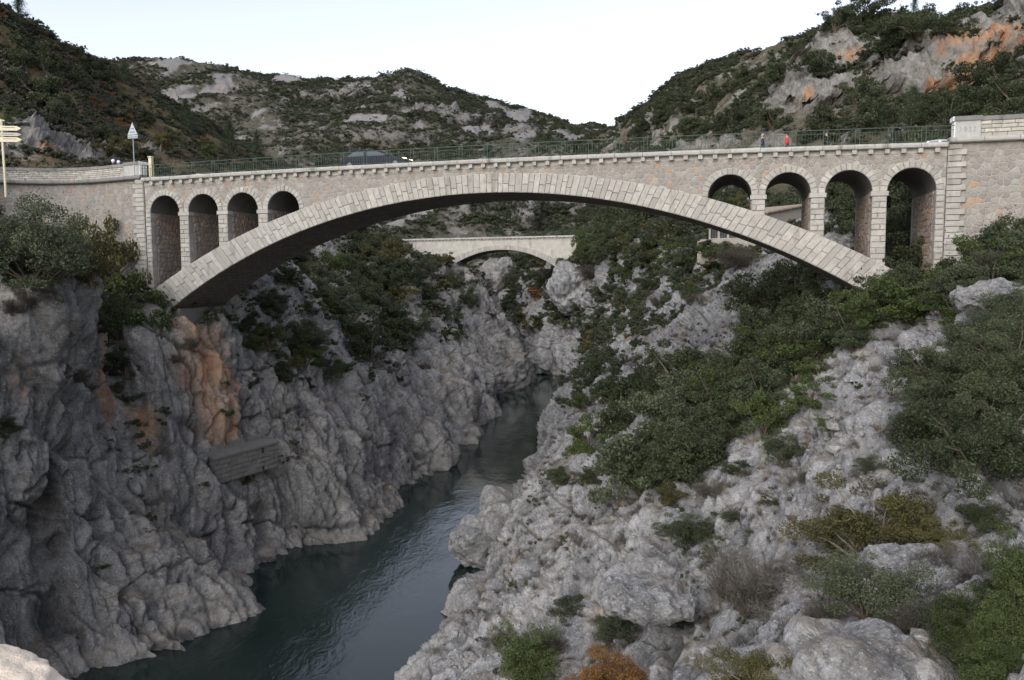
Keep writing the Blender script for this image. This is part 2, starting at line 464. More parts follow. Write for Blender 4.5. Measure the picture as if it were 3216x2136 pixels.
_rots = [np.array(Matrix.Rotation(a, 3, Vector(v))) for a, v in ((.5, (1, .3, .2)), (1.1, (.2, 1, .4)), (2.0, (.5, .3, 1)), (.8, (-.4, 1, .3)), (1.7, (1, -.6, .5)))]
def rock_relief(P, big=1.6, strata=None, scale=1., rough=1.):
    """signed relief in metres and a 0..1 value for open joints"""
    Q = P / scale
    warp = np.stack([perlin(Q / 2.2 + 5), perlin(Q / 2.2 + 31), perlin(Q / 2.2 + 77)], 1)
    A = Q + warp * .16
    if strata is not None: A = A @ strata
    d = big * fbm(Q / 11, 2)
    j = 0.
    for k, (L, amp, jw) in enumerate(((7.5, 3.0, 0), (3.1, 1.9, .06), (1.35, .95 * rough, .07), (.58, .40 * rough, .06), (.27, .17 * rough, 0))):
        f1, f2 = facets(A / L + 19.3 * k, _rots[k])
        d += amp * (.45 - f1)
        if jw:
            e = np.clip((f2 - f1) / jw, 0, 1); d -= (1 - e) * .05 * L; j = np.maximum(j, (1 - e) * (.75, .55, .35)[k - 1])
    d += .05 * rough * fbm(Q / .3, 2, .6)
    return d * scale, j
def relief_grid(G, big, strata, edge=(0, 0), scale=1., side=1., fade=None, rough=1., ribs=(), joints=()):
    n, m = G.shape[:2]
    N = grid_normals(G) * side
    d, j = rock_relief(G.reshape(-1, 3), big, strata, scale, rough)
    for nv, per, amp, off, lim in ribs:                     # tilted slabs: saw-toothed ribs, steep on one side
        Q = G.reshape(-1, 3); nv = np.array(nv) / np.linalg.norm(nv)
        x = (Q @ nv) / per + .55 * fbm(Q / (per * 2.2) + off, 3); ph = x - np.floor(x)
        hsh = _cell[(np.floor(x).astype(int) * 7 + int(off)) & 255, 3]
        w = np.clip((Q[:, 1] - lim[0]) / 8, 0, 1) * np.clip((lim[1] - Q[:, 1]) / 8, 0, 1) * np.clip(.4 + 1.4 * fbm(Q / 9 + off + 5, 2), .25, 1.2)
        prof = np.where(ph < .84, ph / .84, (1 - ph) / .16) - .5
        d = d + amp * w * prof * (.5 + hsh); j = np.maximum(j, np.clip(1 - np.abs(ph - .97) / .06, 0, 1) * .55 * np.clip(w, 0, 1))
    for nv, per, hw, depth, step, off in joints:            # fracture planes: blocks stepped against each other, open cracks between
        Q = G.reshape(-1, 3); nv = np.array(nv) / np.linalg.norm(nv)
        x = (Q @ nv) / per + .34 * fbm(Q / 6 + off, 2) + .06 * perlin(Q / 1.2 + off)
        near = np.abs(x - np.round(x)) * per
        on = np.clip((fbm(Q / 3.6 + off + 9, 2) - .0) * 6, 0, 1)
        g = np.clip(1 - near / hw, 0, 1) * on
        hsh = _cell[(np.floor(x).astype(int) * 5 + int(off) * 3) & 255, 2]
        d = d - depth * g + step * (hsh - .5) * np.clip(.4 + on, 0, 1); j = np.maximum(j, np.clip(g * 1.6, 0, 1) * .95)
    d = d.reshape(n, m); j = j.reshape(n, m)
    v = np.linspace(0, 1, m)[None]
    if edge[0]: d = d * np.clip(.35 + v / edge[0], 0, 1)
    if fade is not None: d = d * fade
    return G + N * d[..., None], j, d
def groove(P, pts, width):
    """distance-based weight along a crack given by photo points and distances"""
    C = [aty(*q) for q in pts]; best = np.full(len(P), 99., np.float32)
    wob = np.stack([perlin(P / 1.3 + 61), perlin(P / 1.3 + 67), perlin(P / 1.3 + 71)], 1) * .35
    for a, b in zip(C[:-1], C[1:]):
        ab = b - a; t = np.clip(((P + wob - a) @ ab) / (ab @ ab), 0, 1)
        best = np.minimum(best, np.linalg.norm(P + wob - a - t[:, None] * ab, axis=1))
    return np.exp(-(best / width) ** 2)
def spot(P, pts):
    """soft stain around given places: (px, py, Y, radius, stretch down)"""
    out = np.zeros(len(P), np.float32)
    w = fbm(P / 2.5 + 9, 3) * .45
    for px, py, Y, r, k in pts:
        c = aty(px, py, Y)
        q = (P - c) / np.array([r, r, r * k])
        out = np.maximum(out, np.clip(1.35 - np.sqrt((q ** 2).sum(1)) + w, 0, 1))
    return out

def rotm(axis, deg):
    return np.array(Matrix.Rotation(R(deg), 3, axis))

# ---------------------------------------------------------------- left bank (cliff under the near abutment, then on up the gorge)
def st(w, pts, deep=True):
    w = np.array(w, float)
    first = [w + np.array([1.2 if w[0] < 0 else 0, -.8, -4.0])] if deep else []
    return first + [w] + [aty(*p) for p in pts]
LEFT = [
    [np.array(q, float) for q in [(-25, 26, -26), (-26, 27, -22), (-27, 28, -15), (-28, 28.5, -8), (-28.5, 29, -2), (-30, 30, 1), (-38, 32, 3.5), (-60, 40, 8)]],
    st(atz(40, 1660), [(-60, 1400, 38), (-70, 1050, 39), (-80, 760, 40), (-90, 680, 42), (-100, 610, 48), (-140, 500, 60)]),
    st(atz(190, 1590), [(90, 1400, 41.5), (70, 1080, 42), (55, 800, 43), (45, 690, 44.5), (30, 620, 50), (0, 540, 62)]),
    st(atz(300, 1528), [(215, 1350, 44), (190, 1060, 44.8), (178, 800, 45.6), (172, 670, 46.6), (150, 640, 52), (110, 600, 63)]),
    st(atz(372, 1484), [(290, 1350, 46), (250, 1100, 50), (225, 920, 54), (215, 800, 57), (212, 700, 59), (195, 600, 62)]),
    st(atz(480, 1436), [(430, 1300, 50.5), (380, 1100, 54), (350, 930, 56.5), (338, 820, 58), (330, 730, 60), (310, 660, 63)]),
    st(atz(585, 1332), [(545, 1240, 56), (505, 1080, 57.5), (480, 930, 59.2), (455, 800, 60.5), (445, 742, 62.0), (400, 700, 69)]),
    st(atz(650, 1290), [(625, 1215, 59.5), (595, 1080, 61.5), (568, 930, 63.5), (548, 800, 65.5), (535, 732, 68.3), (500, 690, 74)]),
    st(atz(745, 1262), [(715, 1180, 62), (675, 1030, 65), (630, 890, 68.5), (590, 770, 72.5), (560, 690, 77), (520, 610, 86)]),
    st(atz(835, 1232), [(800, 1150, 65.5), (755, 1000, 69.5), (695, 850, 73.5), (645, 735, 78.5), (605, 645, 85), (560, 560, 97)]),
    st(atz(925, 1155), [(900, 1090, 75.5), (862, 960, 81), (805, 830, 87), (745, 720, 94), (690, 640, 102), (640, 560, 115)]),
    st(atz(918, 1128), [(895, 1080, 79), (855, 950, 85), (800, 820, 91), (740, 712, 98), (685, 630, 106), (630, 556, 119)]),
    st(atz(1030, 1085), [(1010, 1020, 89.5), (962, 900, 97), (910, 790, 106), (860, 690, 116), (800, 610, 128), (750, 550, 142)]),
    st(atz(1012, 1050), [(995, 1005, 95), (948, 890, 102), (895, 780, 111), (845, 680, 121), (785, 600, 134), (735, 548, 148)]),
    st(atz(1095, 1010), [(1080, 960, 106), (1040, 860, 113), (990, 750, 122), (940, 655, 132), (900, 600, 145), (830, 580, 162)]),
    st(atz(1088, 988), [(1070, 940, 111), (1030, 845, 118), (980, 740, 127), (930, 648, 138), (890, 598, 150), (820, 580, 168)]),
    st(atz(1150, 962), [(1128, 900, 121), (1095, 820, 128), (1045, 730, 138), (1000, 640, 150), (955, 596, 164), (870, 586, 182)]),
    st(atz(1128, 915), [(1112, 875, 134), (1075, 790, 141), (1030, 715, 150), (985, 635, 158), (945, 594, 170), (870, 584, 186)]),
    st(atz(1222, 884), [(1205, 850, 154), (1165, 780, 158), (1110, 700, 163), (1070, 640, 169), (1035, 612, 178), (960, 590, 196)]),
    st(atz(1206, 824), [(1180, 790, 184), (1150, 730, 188), (1115, 670, 193), (1085, 630, 199), (1055, 600, 208), (1000, 565, 226)]),
    st(atz(1150, 780), [(1130, 750, 232), (1110, 700, 236), (1085, 655, 242), (1060, 620, 250), (1030, 595, 262), (960, 565, 280)]),
]
GL = ribbon(LEFT, 470, 950)
def slab_frame(t, k):
    """frame whose third axis runs down the slabs, drawn out 1/k times that way"""
    t = np.array(t, float); t /= np.linalg.norm(t); a = np.cross(t, (0, 1, .2)); a /= np.linalg.norm(a); b = np.cross(t, a)
    return np.stack([a, b, t], 1) @ np.diag([1.15, .9, k])
strL = slab_frame((.42, -.28, -1), .34)                  # long slabs leaning down to the river
PL = GL.reshape(-1, 3)
GL2, JL, DL = relief_grid(GL, 1.1, strL, (.12, 0), 1., 1., None, 1., [((.2, 1, -.2), 4.6, 2.3, 3., (58, 400)), ((.25, 1, -.1), 1.7, .8, 40., (40, 400)), ((.22, 1, -.15), .62, .24, 140., (30, 200)), ((.1, 1, .35), 7., 1.4, 77., (30, 70))],
    [((.3, 1, -.15), 3.3, .16, .45, .5, 201.), ((.2, .25, 1), 3.9, .13, .35, .55, 211.), ((1, -.6, .7), 2.6, .12, .3, .35, 221.), ((.35, 1, -.3), 1.25, .08, .16, .2, 231.)])
_NL = grid_normals(GL)
for _pts, _w, _d in (([(192, 640, 46), (190, 800, 46), (186, 950, 45), (150, 1130, 43.5), (170, 1250, 43), (150, 1340, 42.6), (128, 1480, 42)], .55, 1.7), ([(172, 1262, 43.0), (166, 1272, 43.0)], .8, 1.8), ([(130, 1170, 43), (138, 1210, 43)], .6, 1.5),
                     ([(620, 1165, 60), (600, 1210, 59.5), (590, 1270, 58)], .7, 1.3), ([(840, 1120, 67), (830, 1200, 65)], .7, 1.3), ([(300, 930, 55), (430, 960, 57), (470, 1000, 58)], .35, .8), ([(390, 1215, 52), (420, 1220, 53)], .7, .9)):
    _g = groove(GL.reshape(-1, 3), _pts, _w).reshape(JL.shape)
    GL2 = GL2 - _NL * (_g * _d)[..., None]; JL = np.maximum(JL, _g * .9)
_P = GL2.reshape(-1, 3)
tint = np.zeros((len(_P), 3), np.float32)
tint[:, 0] = np.maximum(spot(_P, [(470, 770, 61, 2.3, 1.0), (500, 860, 60.5, 2.6, 1.7), (535, 960, 60.5, 2.0, 1.8), (510, 800, 61, 2.0, 1.2), (575, 985, 61, 1.0, 1), (655, 1015, 63, 1.0, 1)]),
                        .75 * spot(_P, [(340, 1000, 55.5, .9, 2.6), (330, 960, 55.5, 1.2, .7), (60, 880, 43, .8, 1.2), (240, 880, 54, 1.4, 2.5)]))
tint[:, 1] = JL.ravel()
tint[:, 2] = np.maximum(.35 * np.clip(1 - np.abs(_P[:, 2] - WATER - .55 - .35 * fbm(_P / 3, 2)) / .45, 0, 1),
                        .8 * np.clip(spot(_P, [(630, 1230, 59.5, 1.8, 1.2), (690, 1190, 61, 1.2, 1.2), (560, 1120, 57.5, 1.0, 1)]) * 2 * (fbm(_P / 1.1 + 3, 3) - .05), 0, 1))
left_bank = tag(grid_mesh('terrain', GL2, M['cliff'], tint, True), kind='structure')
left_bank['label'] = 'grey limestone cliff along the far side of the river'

# ---------------------------------------------------------------- right bank
def sr(w, pts):
    w = np.array(w, float)
    return [w + np.array([-1.2, -.6, -4.0]), w] + [aty(*p) for p in pts]
RIGHT = [
    [np.array(q, float) for q in [(-7, 26, -26), (-5, 27, -22), (-2, 25, -19), (2, 21, -15), (6, 16, -11.5), (9, 12, -9), (13, 9, -7.5), (26, 6, -5)]],
    sr(atz(900, 1660), [(1000, 1660, 33), (1250, 1690, 26.5), (1580, 1720, 20), (1880, 1730, 16), (2200, 1740, 13.6), (2800, 1700, 12)]),
    sr(atz(962, 1566), [(1080, 1550, 36), (1290, 1530, 29.5), (1600, 1505, 23.8), (1900, 1490, 19.6), (2180, 1480, 17.4), (2800, 1450, 15)]),
    sr(atz(1048, 1452), [(1140, 1440, 42.5), (1310, 1415, 36), (1560, 1385, 30), (1820, 1340, 26), (2100, 1300, 23), (2700, 1220, 20)]),
    sr(atz(1088, 1366), [(1170, 1330, 48.5), (1310, 1290, 41.5), (1560, 1250, 35.5), (1800, 1195, 31), (2060, 1140, 27.8), (2650, 1030, 24)]),
    sr(atz(1150, 1300), [(1200, 1200, 54), (1350, 1130, 47), (1600, 1055, 41.5), (1850, 975, 37), (2100, 890, 34), (2600, 770, 30)]),
    sr(atz(1165, 1215), [(1240, 1095, 65), (1390, 1010, 59), (1620, 915, 53), (1850, 820, 48), (2080, 725, 44.5), (2500, 620, 40)]),
    sr(atz(1238, 1092), [(1262, 1000, 79), (1400, 895, 73), (1600, 810, 66), (1800, 735, 60), (2010, 690, 54), (2400, 590, 49)]),
    sr(atz(1250, 1030), [(1300, 930, 91), (1430, 835, 85), (1580, 735, 79), (1720, 655, 73.5), (1860, 600, 69), (2200, 520, 63)]),
    sr(atz(1300, 928), [(1345, 865, 121), (1440, 775, 112), (1550, 690, 104), (1650, 610, 97), (1745, 562, 92), (2000, 470, 86)]),
    sr(atz(1315, 880), [(1335, 830, 149), (1390, 760, 142), (1455, 690, 134), (1525, 620, 127), (1610, 555, 121), (1850, 465, 114)]),
    sr(atz(1272, 858), [(1275, 800, 170), (1305, 740, 167), (1345, 680, 162), (1380, 630, 158), (1440, 560, 154), (1640, 470, 148)]),
    sr(atz(1216, 851), [(1212, 790, 182), (1220, 740, 185), (1258, 680, 187), (1300, 630, 186), (1350, 575, 186), (1520, 490, 180)]),
    sr(atz(1190, 818), [(1178, 775, 208), (1172, 720, 213), (1195, 665, 218), (1240, 615, 221), (1300, 570, 223), (1460, 500, 220)]),
    sr(atz(1120, 785), [(1120, 750, 238), (1120, 700, 242), (1135, 660, 246), (1180, 620, 252), (1240, 580, 258), (1400, 520, 262)]),
]
GR = ribbon(RIGHT, 490, 860)
strR = slab_frame((-.8, -.25, -.62), .42)
GR2, JR, DR = relief_grid(GR, 1.2, strR, (.12, 0), .85, -1., None, 1.0, [((-.25, 1, .2), 3.4, 1.0, 13., (24, 400)), ((-.35, 1, .1), 1.3, .6, 53., (10, 400)), ((-.3, 1, .15), .5, .2, 153., (8, 120)), ((.6, .6, .8), 2.2, .5, 91., (8, 60))],
    [((-.3, 1, .2), 2.4, .12, .3, .4, 301.), ((.5, .2, 1), 2.7, .11, .28, .45, 311.), ((1, .7, -.5), 1.9, .09, .22, .3, 321.), ((-.2, 1, .5), .9, .06, .12, .16, 331.)])
_P = GR2.reshape(-1, 3)
tint = np.zeros((len(_P), 3), np.float32)
tint[:, 0] = .55 * spot(_P, [(1250, 1300, 48, 1.4, 1), (1640, 1520, 23, 1.2, .5), (1395, 1440, 33, 1.2, .6)])
tint[:, 1] = JR.ravel()
tint[:, 2] = .25 * np.clip(1 - np.abs(_P[:, 2] - WATER - .55 - .35 * fbm(_P / 3, 2)) / .45, 0, 1)
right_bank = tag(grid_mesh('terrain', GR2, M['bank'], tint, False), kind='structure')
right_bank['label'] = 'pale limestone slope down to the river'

# ---------------------------------------------------------------- river
wx = np.linspace(-60, 60, 25); wy = np.linspace(4, 300, 60)
G = np.stack(np.meshgrid(wy, wx, indexing='ij')[::-1] + [np.full((60, 25), WATER)], -1)
river = tag(grid_mesh('river', G, M['water'], None, True, True), kind='structure')

# ---------------------------------------------------------------- hills
def coarse_bvh(G, k=3):
    G = G[::k, ::k]; n, m = G.shape[:2]; idx = np.arange(n * m).reshape(n, m)
    q = np.stack([idx[:-1, :-1], idx[1:, :-1], idx[1:, 1:], idx[:-1, 1:]], -1).reshape(-1, 4)
    return BVHTree.FromPolygons(G.reshape(-1, 3).tolist(), q.tolist())

def hill(name, stations, m, n, amp, mat, scree=0., seed=0., flip=False, side=1., rockamp=1., crags=(), orange=(), cs=2.0):
    G = ribbon(stations, m, n)
    N = grid_normals(G) * side
    P = G.reshape(-1, 3)
    v = np.tile(np.linspace(0, 1, m)[None], (n, 1)).ravel()
    d = amp * fbm(P / (amp * 9) + seed, 5, .55)
    A = P + np.stack([perlin(P / 9 + 3), perlin(P / 9 + 8), perlin(P / 9 + 13)], 1) * 3
    f1, f2, r, fc = worley(A / np.array([11, 11, 7.]))
    d += rockamp * (r - .5) * 2.2 * np.clip(fbm(P / 45 + seed + 4, 3) + .25, 0, 1)
    f1, f2, r, fc = worley(A / 3.5)
    d += rockamp * (r - .5) * .8
    t = np.zeros((n * m, 3), np.float32)
    push = np.zeros(n * m, np.float32); cm_ = np.zeros(n * m, np.float32)
    bv0 = coarse_bvh(G, 1)
    if crags:
        wob = fbm(P / 7 + 3, 3, .55) * .38
        rel, jj = rock_relief(P, .6, None, cs, 1.)
    for px, py, w_, h_, amp_, rk in crags:
        hit = bv0.ray_cast(Vector((0, 0, 0)), Vector(ray(px, py)).normalized())
        if hit[0] is None: continue
        c = np.array(hit[0]); kx = KPX / 2453 * c[1]
        q = (P - c) / np.array([w_ * kx / 2, w_ * kx * 1.2, h_ * kx / 2])
        e = 1 - np.sqrt(q[:, 0] ** 2 + q[:, 2] ** 2 + .25 * q[:, 1] ** 2) + wob
        mk = np.clip(e / .28, 0, 1)
        push = np.maximum(push, mk * amp_); cm_ = np.maximum(cm_, np.clip(e / .12, 0, 1) * rk)
    if crags: 
        d += cm_ * (rel * 1.25 - 0.2)
        t[:, 1] = cm_ * .95
    G2 = G + N * (d.reshape(n, m))[..., None]
    G2[..., 1] -= push.reshape(n, m); G2[..., 2] += .25 * push.reshape(n, m)
    if scree:
        q = P.copy(); q[:, 2] *= .35; q[:, 1] *= .55
        sc_ = fbm(q / 26 + 50 + seed, 4, .5)
        t[:, 2] = np.clip((sc_ - scree) * 9, 0, 1)
    for px, py, r_, k_ in orange:
        hit = bv0.ray_cast(Vector((0, 0, 0)), Vector(ray(px, py)).normalized())
        if hit[0] is None: continue
        c = np.array(hit[0]); kx = KPX / 2453 * c[1]
        q = (P - c) / np.array([r_ * kx, r_ * kx * 3, r_ * kx * k_])
        t[:, 0] = np.maximum(t[:, 0], np.clip((1.35 - np.sqrt((q ** 2).sum(1)) + .9 * fbm(P / 3.5 + 9, 3)) * 1.6, 0, 1) * np.clip(.35 + cm_, 0, 1))
    o = tag(grid_mesh(name, G2, mat, t, flip), kind='structure')
    return o, G2, t
def lerp_prof(px, pts, back):
    P = [aty(px + p[2] if len(p) > 2 else px, p[0], p[1]) for p in pts]
    a = P[-1]; P.append(a + np.array([0, back, -back * .05])); P.append(a + np.array([0, back * 3, -back * 1.2]))
    return P

SK = [(-150, 120), (0, 130), (240, 142), (370, 135), (540, 158), (700, 182), (820, 186), (900, 181), (950, 172), (1000, 186), (1060, 212), (1150, 242), (1260, 272), (1330, 296), (1410, 305), (1500, 320), (1600, 330), (1750, 340)]
SKX = [a for a, b in SK]; SKY = [b for a, b in SK]
st_far = []
for px in (-150, 60, 240, 370, 540, 700, 820, 900, 950, 1000, 1060, 1150, 1260, 1330, 1410, 1500, 1620, 1750):
    sy = float(np.interp(px, SKX, SKY)) + 4
    far = 560 if px < 1060 else 560 + (px - 1060) * .55
    st_far.append(lerp_prof(px, [(640, 262), (560, 275), (500, 310), (430, 350), (360, 400), (sy * .5 + 180, 455), (sy * .8 + 72, 510), (sy, far)], 60))
hill_far, GF, TF = hill('hill', st_far, 210, 420, 5., M['hill_far'], .30, 0, False, -1., 1.3,
    [(600, 208, 200, 26, 5, .6), (780, 225, 200, 44, 8, .9), (1060, 265, 220, 50, 8, .9), (1200, 300, 120, 30, 5, .8), (420, 215, 50, 40, 4, .5), (900, 330, 240, 40, 5, .7), (1215, 500, 70, 80, 8, 1), (1100, 500, 120, 30, 4, .7), (1330, 480, 60, 30, 6, .9)])
hill_far['label'] = 'far limestone hill streaked with scree'

st_l = []
for px, pts in [(-260, [(430, 58), (400, 66), (300, 78), (120, 96), (-80, 116)]), (-120, [(420, 66), (395, 74), (300, 84), (150, 104), (-40, 122)]),
                (0, [(415, 72), (388, 78), (290, 88), (160, 108), (34, 130)]), (110, [(410, 76), (385, 82), (300, 96), (200, 118), (108, 142)]),
                (180, [(408, 80), (385, 87), (310, 104), (215, 130), (130, 155)]), (240, [(406, 84), (386, 92), (315, 112), (230, 140), (150, 168)]),
                (330, [(404, 90), (388, 99), (335, 120), (275, 146), (214, 175)]), (430, [(405, 100), (392, 110), (355, 132), (312, 156), (272, 184)]),
                (530, [(420, 112), (405, 124), (380, 146), (355, 170), (335, 198)]), (640, [(450, 126), (432, 140), (410, 162), (395, 186), (385, 214)]),
                (780, [(500, 150), (480, 164), (462, 186), (450, 206), (440, 230)])]:
    st_l.append(lerp_prof(px, pts, 30))
hill_left, GHL, THL = hill('hill', st_l, 220, 420, 1.6, M['hill_left'], 0, 9, False, -1., .55,
    [(60, 325, 230, 110, 1.6, 1), (150, 335, 170, 90, 1.6, 1), (215, 350, 60, 50, 1., 1), (340, 365, 60, 24, 1, .8), (205, 130, 22, 14, 1.5, 1)], [(40, 355, 12, .7), (130, 355, 10, .7)], .7)
hill_left['label'] = 'near hillside with autumn scrub above the road'

st_r = []
for px, pts in [(1330, [(560, 215), (480, 250), (400, 290), (330, 330)]), (1420, [(545, 195), (450, 232), (365, 275), (300, 322)]), (1450, [(540, 190), (440, 225), (345, 265), (268, 312)]), (1560, [(525, 170), (415, 203), (300, 245), (192, 290)]),
                (1700, [(505, 145), (390, 178), (260, 218), (134, 262)]), (1880, [(485, 120), (365, 152), (225, 192), (88, 236)]), (1960, [(475, 110), (350, 142), (200, 182), (48, 226)]),
                (2100, [(460, 98), (340, 128), (190, 166), (38, 208)]), (2220, [(450, 90), (325, 118), (190, 152), (50, 192)]), (2320, [(440, 82), (310, 108), (160, 140), (8, 176)]),
                (2480, [(420, 74), (270, 98), (110, 125), (-50, 158)]), (2700, [(400, 64), (230, 86), (60, 110), (-110, 140)])]:
    st_r.append(lerp_prof(px, pts, 30))
hill_right, GHR, THR = hill('hill', st_r, 260, 460, 2.6, M['hill_right'], 0, 21, False, -1., .9,
    [(1930, 140, 140, 120, 9, 1), (1990, 120, 90, 50, 5, 1), (1845, 232, 150, 110, 9, 1), (1790, 265, 80, 40, 4, 1), (2110, 195, 170, 100, 8, 1), (2190, 150, 150, 190, 10, 1), (2262, 95, 110, 150, 10, 1), (2345, 40, 70, 130, 7, 1), (2040, 170, 60, 50, 4, .9), (2010, 215, 50, 40, 3, .9), (1730, 360, 120, 40, 3, .8), (1620, 340, 120, 50, 3, .8), (1480, 290, 60, 40, 4, .8)],
    [(1915, 150, 13, 1.8), (1945, 140, 12, 1.6), (1832, 248, 12, .8), (2205, 150, 40, 2.2), (2178, 212, 34, 1.), (2225, 190, 30, 1.8), (2160, 190, 22, 1.2), (2130, 215, 30, .7), (2258, 60, 10, 2.), (2335, 40, 10, 2.5)])
hill_right['label'] = 'steep wooded hill above the stone house'

def bvh_of(o):
    me = o.data
    return BVHTree.FromPolygons([v.co[:] for v in me.vertices], [p.vertices[:] for p in me.polygons])
BV = dict(left=coarse_bvh(GL2), right=coarse_bvh(GR2), far=coarse_bvh(GF, 1), hleft=coarse_bvh(GHL, 1), hright=coarse_bvh(GHR, 1))
def ground(px, py, which=('left', 'right', 'hleft', 'hright', 'far')):
    """where the sight line through a photo point first meets the ground"""
    d = Vector(ray(px, py)); d.normalize(); best = None
    for w in which:
        h = BV[w].ray_cast(Vector((0, 0, 0)), d)
        if h[0] is not None and (best is None or h[3] < best[3]): best = h + (w,)
    return best
def ground_z(x, y, which=('left', 'right'), top=60):
    best = None
    for w in which:
        h = BV[w].ray_cast(Vector((x, y, top)), Vector((0, 0, -1)))
        if h[0] is not None and (best is None or h[0].z > best): best = h[0].z
    return best
# ================================================================ the road bridge
DEPTH = 6.4
A0, WO, PER, SPR = 14.59, 2.66, 3.471, 4.70            # inner edge of the first opening, opening width, pitch, springing height
RO = WO / 2
IC, IR = -40.51, 45.904                                  # intrados circle (centre height, radius)
EC, ER = -45.23, 51.93                                   # extrados circle
def zi(s): return IC + math.sqrt(IR * IR - s * s)
def ze(s): return EC + math.sqrt(ER * ER - s * s)
def ztop(s): return 7.65 - .0003 * s * s                # top of the cornice
SE = 28.15                                               # facade ends at the corner piers
OPEN = [(sg, A0 + i * PER + RO) for sg in (-1, 1) for i in range(4)]
OPEN = sorted([sg * c for sg, c in OPEN])                # centres of the eight openings

def tone(o_or_me, vals=None):
    me = o_or_me
    a = me.attributes.new('tone', 'FLOAT', 'FACE')
    a.data.foreach_set('value', np.asarray(vals, np.float32))
def block(outline, d0, d1, proud=.035, inset=.035, T=br, rng=random):
    """one stone: outline [(s,z)..] seen from the front, back at depth d0, edges at d1, face pillowed out by `proud`"""
    n = len(outline)
    cs = sum(p[0] for p in outline) / n; cz = sum(p[1] for p in outline) / n
    out = [T(s, d0, z) for s, z in outline] + [T(s, d1, z) for s, z in outline]
    inn = []
    for s, z in outline:
        L = math.hypot(s - cs, z - cz) + 1e-6; k = max(.45, 1 - inset * 1.5 / L)
        inn.append(T(cs + (s - cs) * k, d1 - proud * rng.uniform(.55, 1.2), cz + (z - cz) * k))
    f = [(i, (i + 1) % n, n + (i + 1) % n, n + i) for i in range(n)] + [(n + i, n + (i + 1) % n, 2 * n + (i + 1) % n, 2 * n + i) for i in range(n)]
    f.append(tuple(2 * n + i for i in range(n)))
    return out + inn, f
def shrink(q, g):
    cs = sum(p[0] for p in q) / len(q); cz = sum(p[1] for p in q) / len(q)
    r = []
    n = len(q)
    for i, (s, z) in enumerate(q):                       # move each corner towards the inside along its two edges
        a = Vector((q[i - 1][0] - s, q[i - 1][1] - z)); b = Vector((q[(i + 1) % n][0] - s, q[(i + 1) % n][1] - z))
        if a.length > 1e-6: a.normalize()
        if b.length > 1e-6: b.normalize()
        r.append((s + (a.x + b.x) * g, z + (a.y + b.y) * g))
    return r
def add_block(name, outline, d0, d1, mat, parent, proud=.035, inset=.035, T=br, gap=.008):
    v, f = block(shrink(outline, gap), d0, d1, proud, inset, T)
    return obj(name, v, f, mat, parent)

def clip_poly(poly, nx, ny, c):
    out = []
    for i in range(len(poly)):
        p, q = poly[i - 1], poly[i]
        dp = nx * p[0] + ny * p[1] - c; dq = nx * q[0] + ny * q[1] - c
        if (dp <= 0) != (dq <= 0):
            t = dp / (dp - dq); out.append((p[0] + (q[0] - p[0]) * t, p[1] + (q[1] - p[1]) * t))
        if dq <= 0: out.append(q)
    return out
def rubble_cells(x0, x1, y0, y1, size, inside, seed, jit=.62):
    """polygonal rubble: Voronoi cells of a jittered hexagonal grid"""
    rr = random.Random(seed); pts = []
    row = 0; y = y0 - size
    while y < y1 + size:
        x = x0 - size + (size / 2 if row % 2 else 0)
        while x < x1 + size:
            pts.append((x + rr.uniform(-jit, jit) * size * .5, y + rr.uniform(-jit, jit) * size * .45)); x += size * rr.uniform(.85, 1.25)
        y += size * .84; row += 1
    P = np.array(pts); cells = []
    for i, (x, y) in enumerate(pts):
        if not (x0 <= x <= x1 and y0 <= y <= y1) or not inside(x, y): continue
        poly = [(x - 1.5 * size, y - 1.5 * size), (x + 1.5 * size, y - 1.5 * size), (x + 1.5 * size, y + 1.5 * size), (x - 1.5 * size, y + 1.5 * size)]
        d = ((P - (x, y)) ** 2).sum(1)
        for j in np.argsort(d)[1:14]:
            dx, dy = P[j] - (x, y); L = math.hypot(dx, dy)
            poly = clip_poly(poly, dx / L, dy / L, (dx * (x + P[j][0]) + dy * (y + P[j][1])) / 2 / L)
            if len(poly) < 3: break
        poly = [clip for clip in clip_poly(clip_poly(clip_poly(clip_poly(poly, 1, 0, x1), -1, 0, -x0), 0, 1, y1), 0, -1, -y0)]
        if len(poly) >= 3:
            q = []
            for p in poly:                              # drop doubled corners
                if not q or math.hypot(p[0] - q[-1][0], p[1] - q[-1][1]) > .03: q.append(p)
            if len(q) >= 3: cells.append(q)
    return cells
def poly_area(q): return abs(sum(q[i - 1][0] * q[i][1] - q[i][0] * q[i - 1][1] for i in range(len(q)))) / 2
def rubble_wall(parent, cells, d0, d1, mat, T=br, single=300, gap=.02, proud=.03):
    """the largest cells as stones of their own, the rest joined"""
    cells = sorted([shrink(c, gap) for c in cells], key=poly_area, reverse=True)
    cells = [c for c in cells if poly_area(c) > .006]
    for c in cells[:single]:
        v, f = block(c, d0, d1, proud, .05, T); obj('rubble_stone', v, f, mat, parent)
    rest = cells[single:]
    if rest:
        vs, fs, tn = [], [], []
        for c in rest:
            v, f = block(c, d0, d1, proud, .05, T); n = len(vs); vs += v; fs += [tuple(i + n for i in q) for q in f]; r_ = random.random(); tn += [r_] * len(f)
        o = obj('rubble_infill', vs, fs, mat, parent); tone(o.data, tn); o['kind'] = 'stuff'

bridge = thing('road_bridge', 'long pale stone arch road bridge with eight small side arches and a green railing', 'bridge', br(0, DEPTH / 2, 5.))

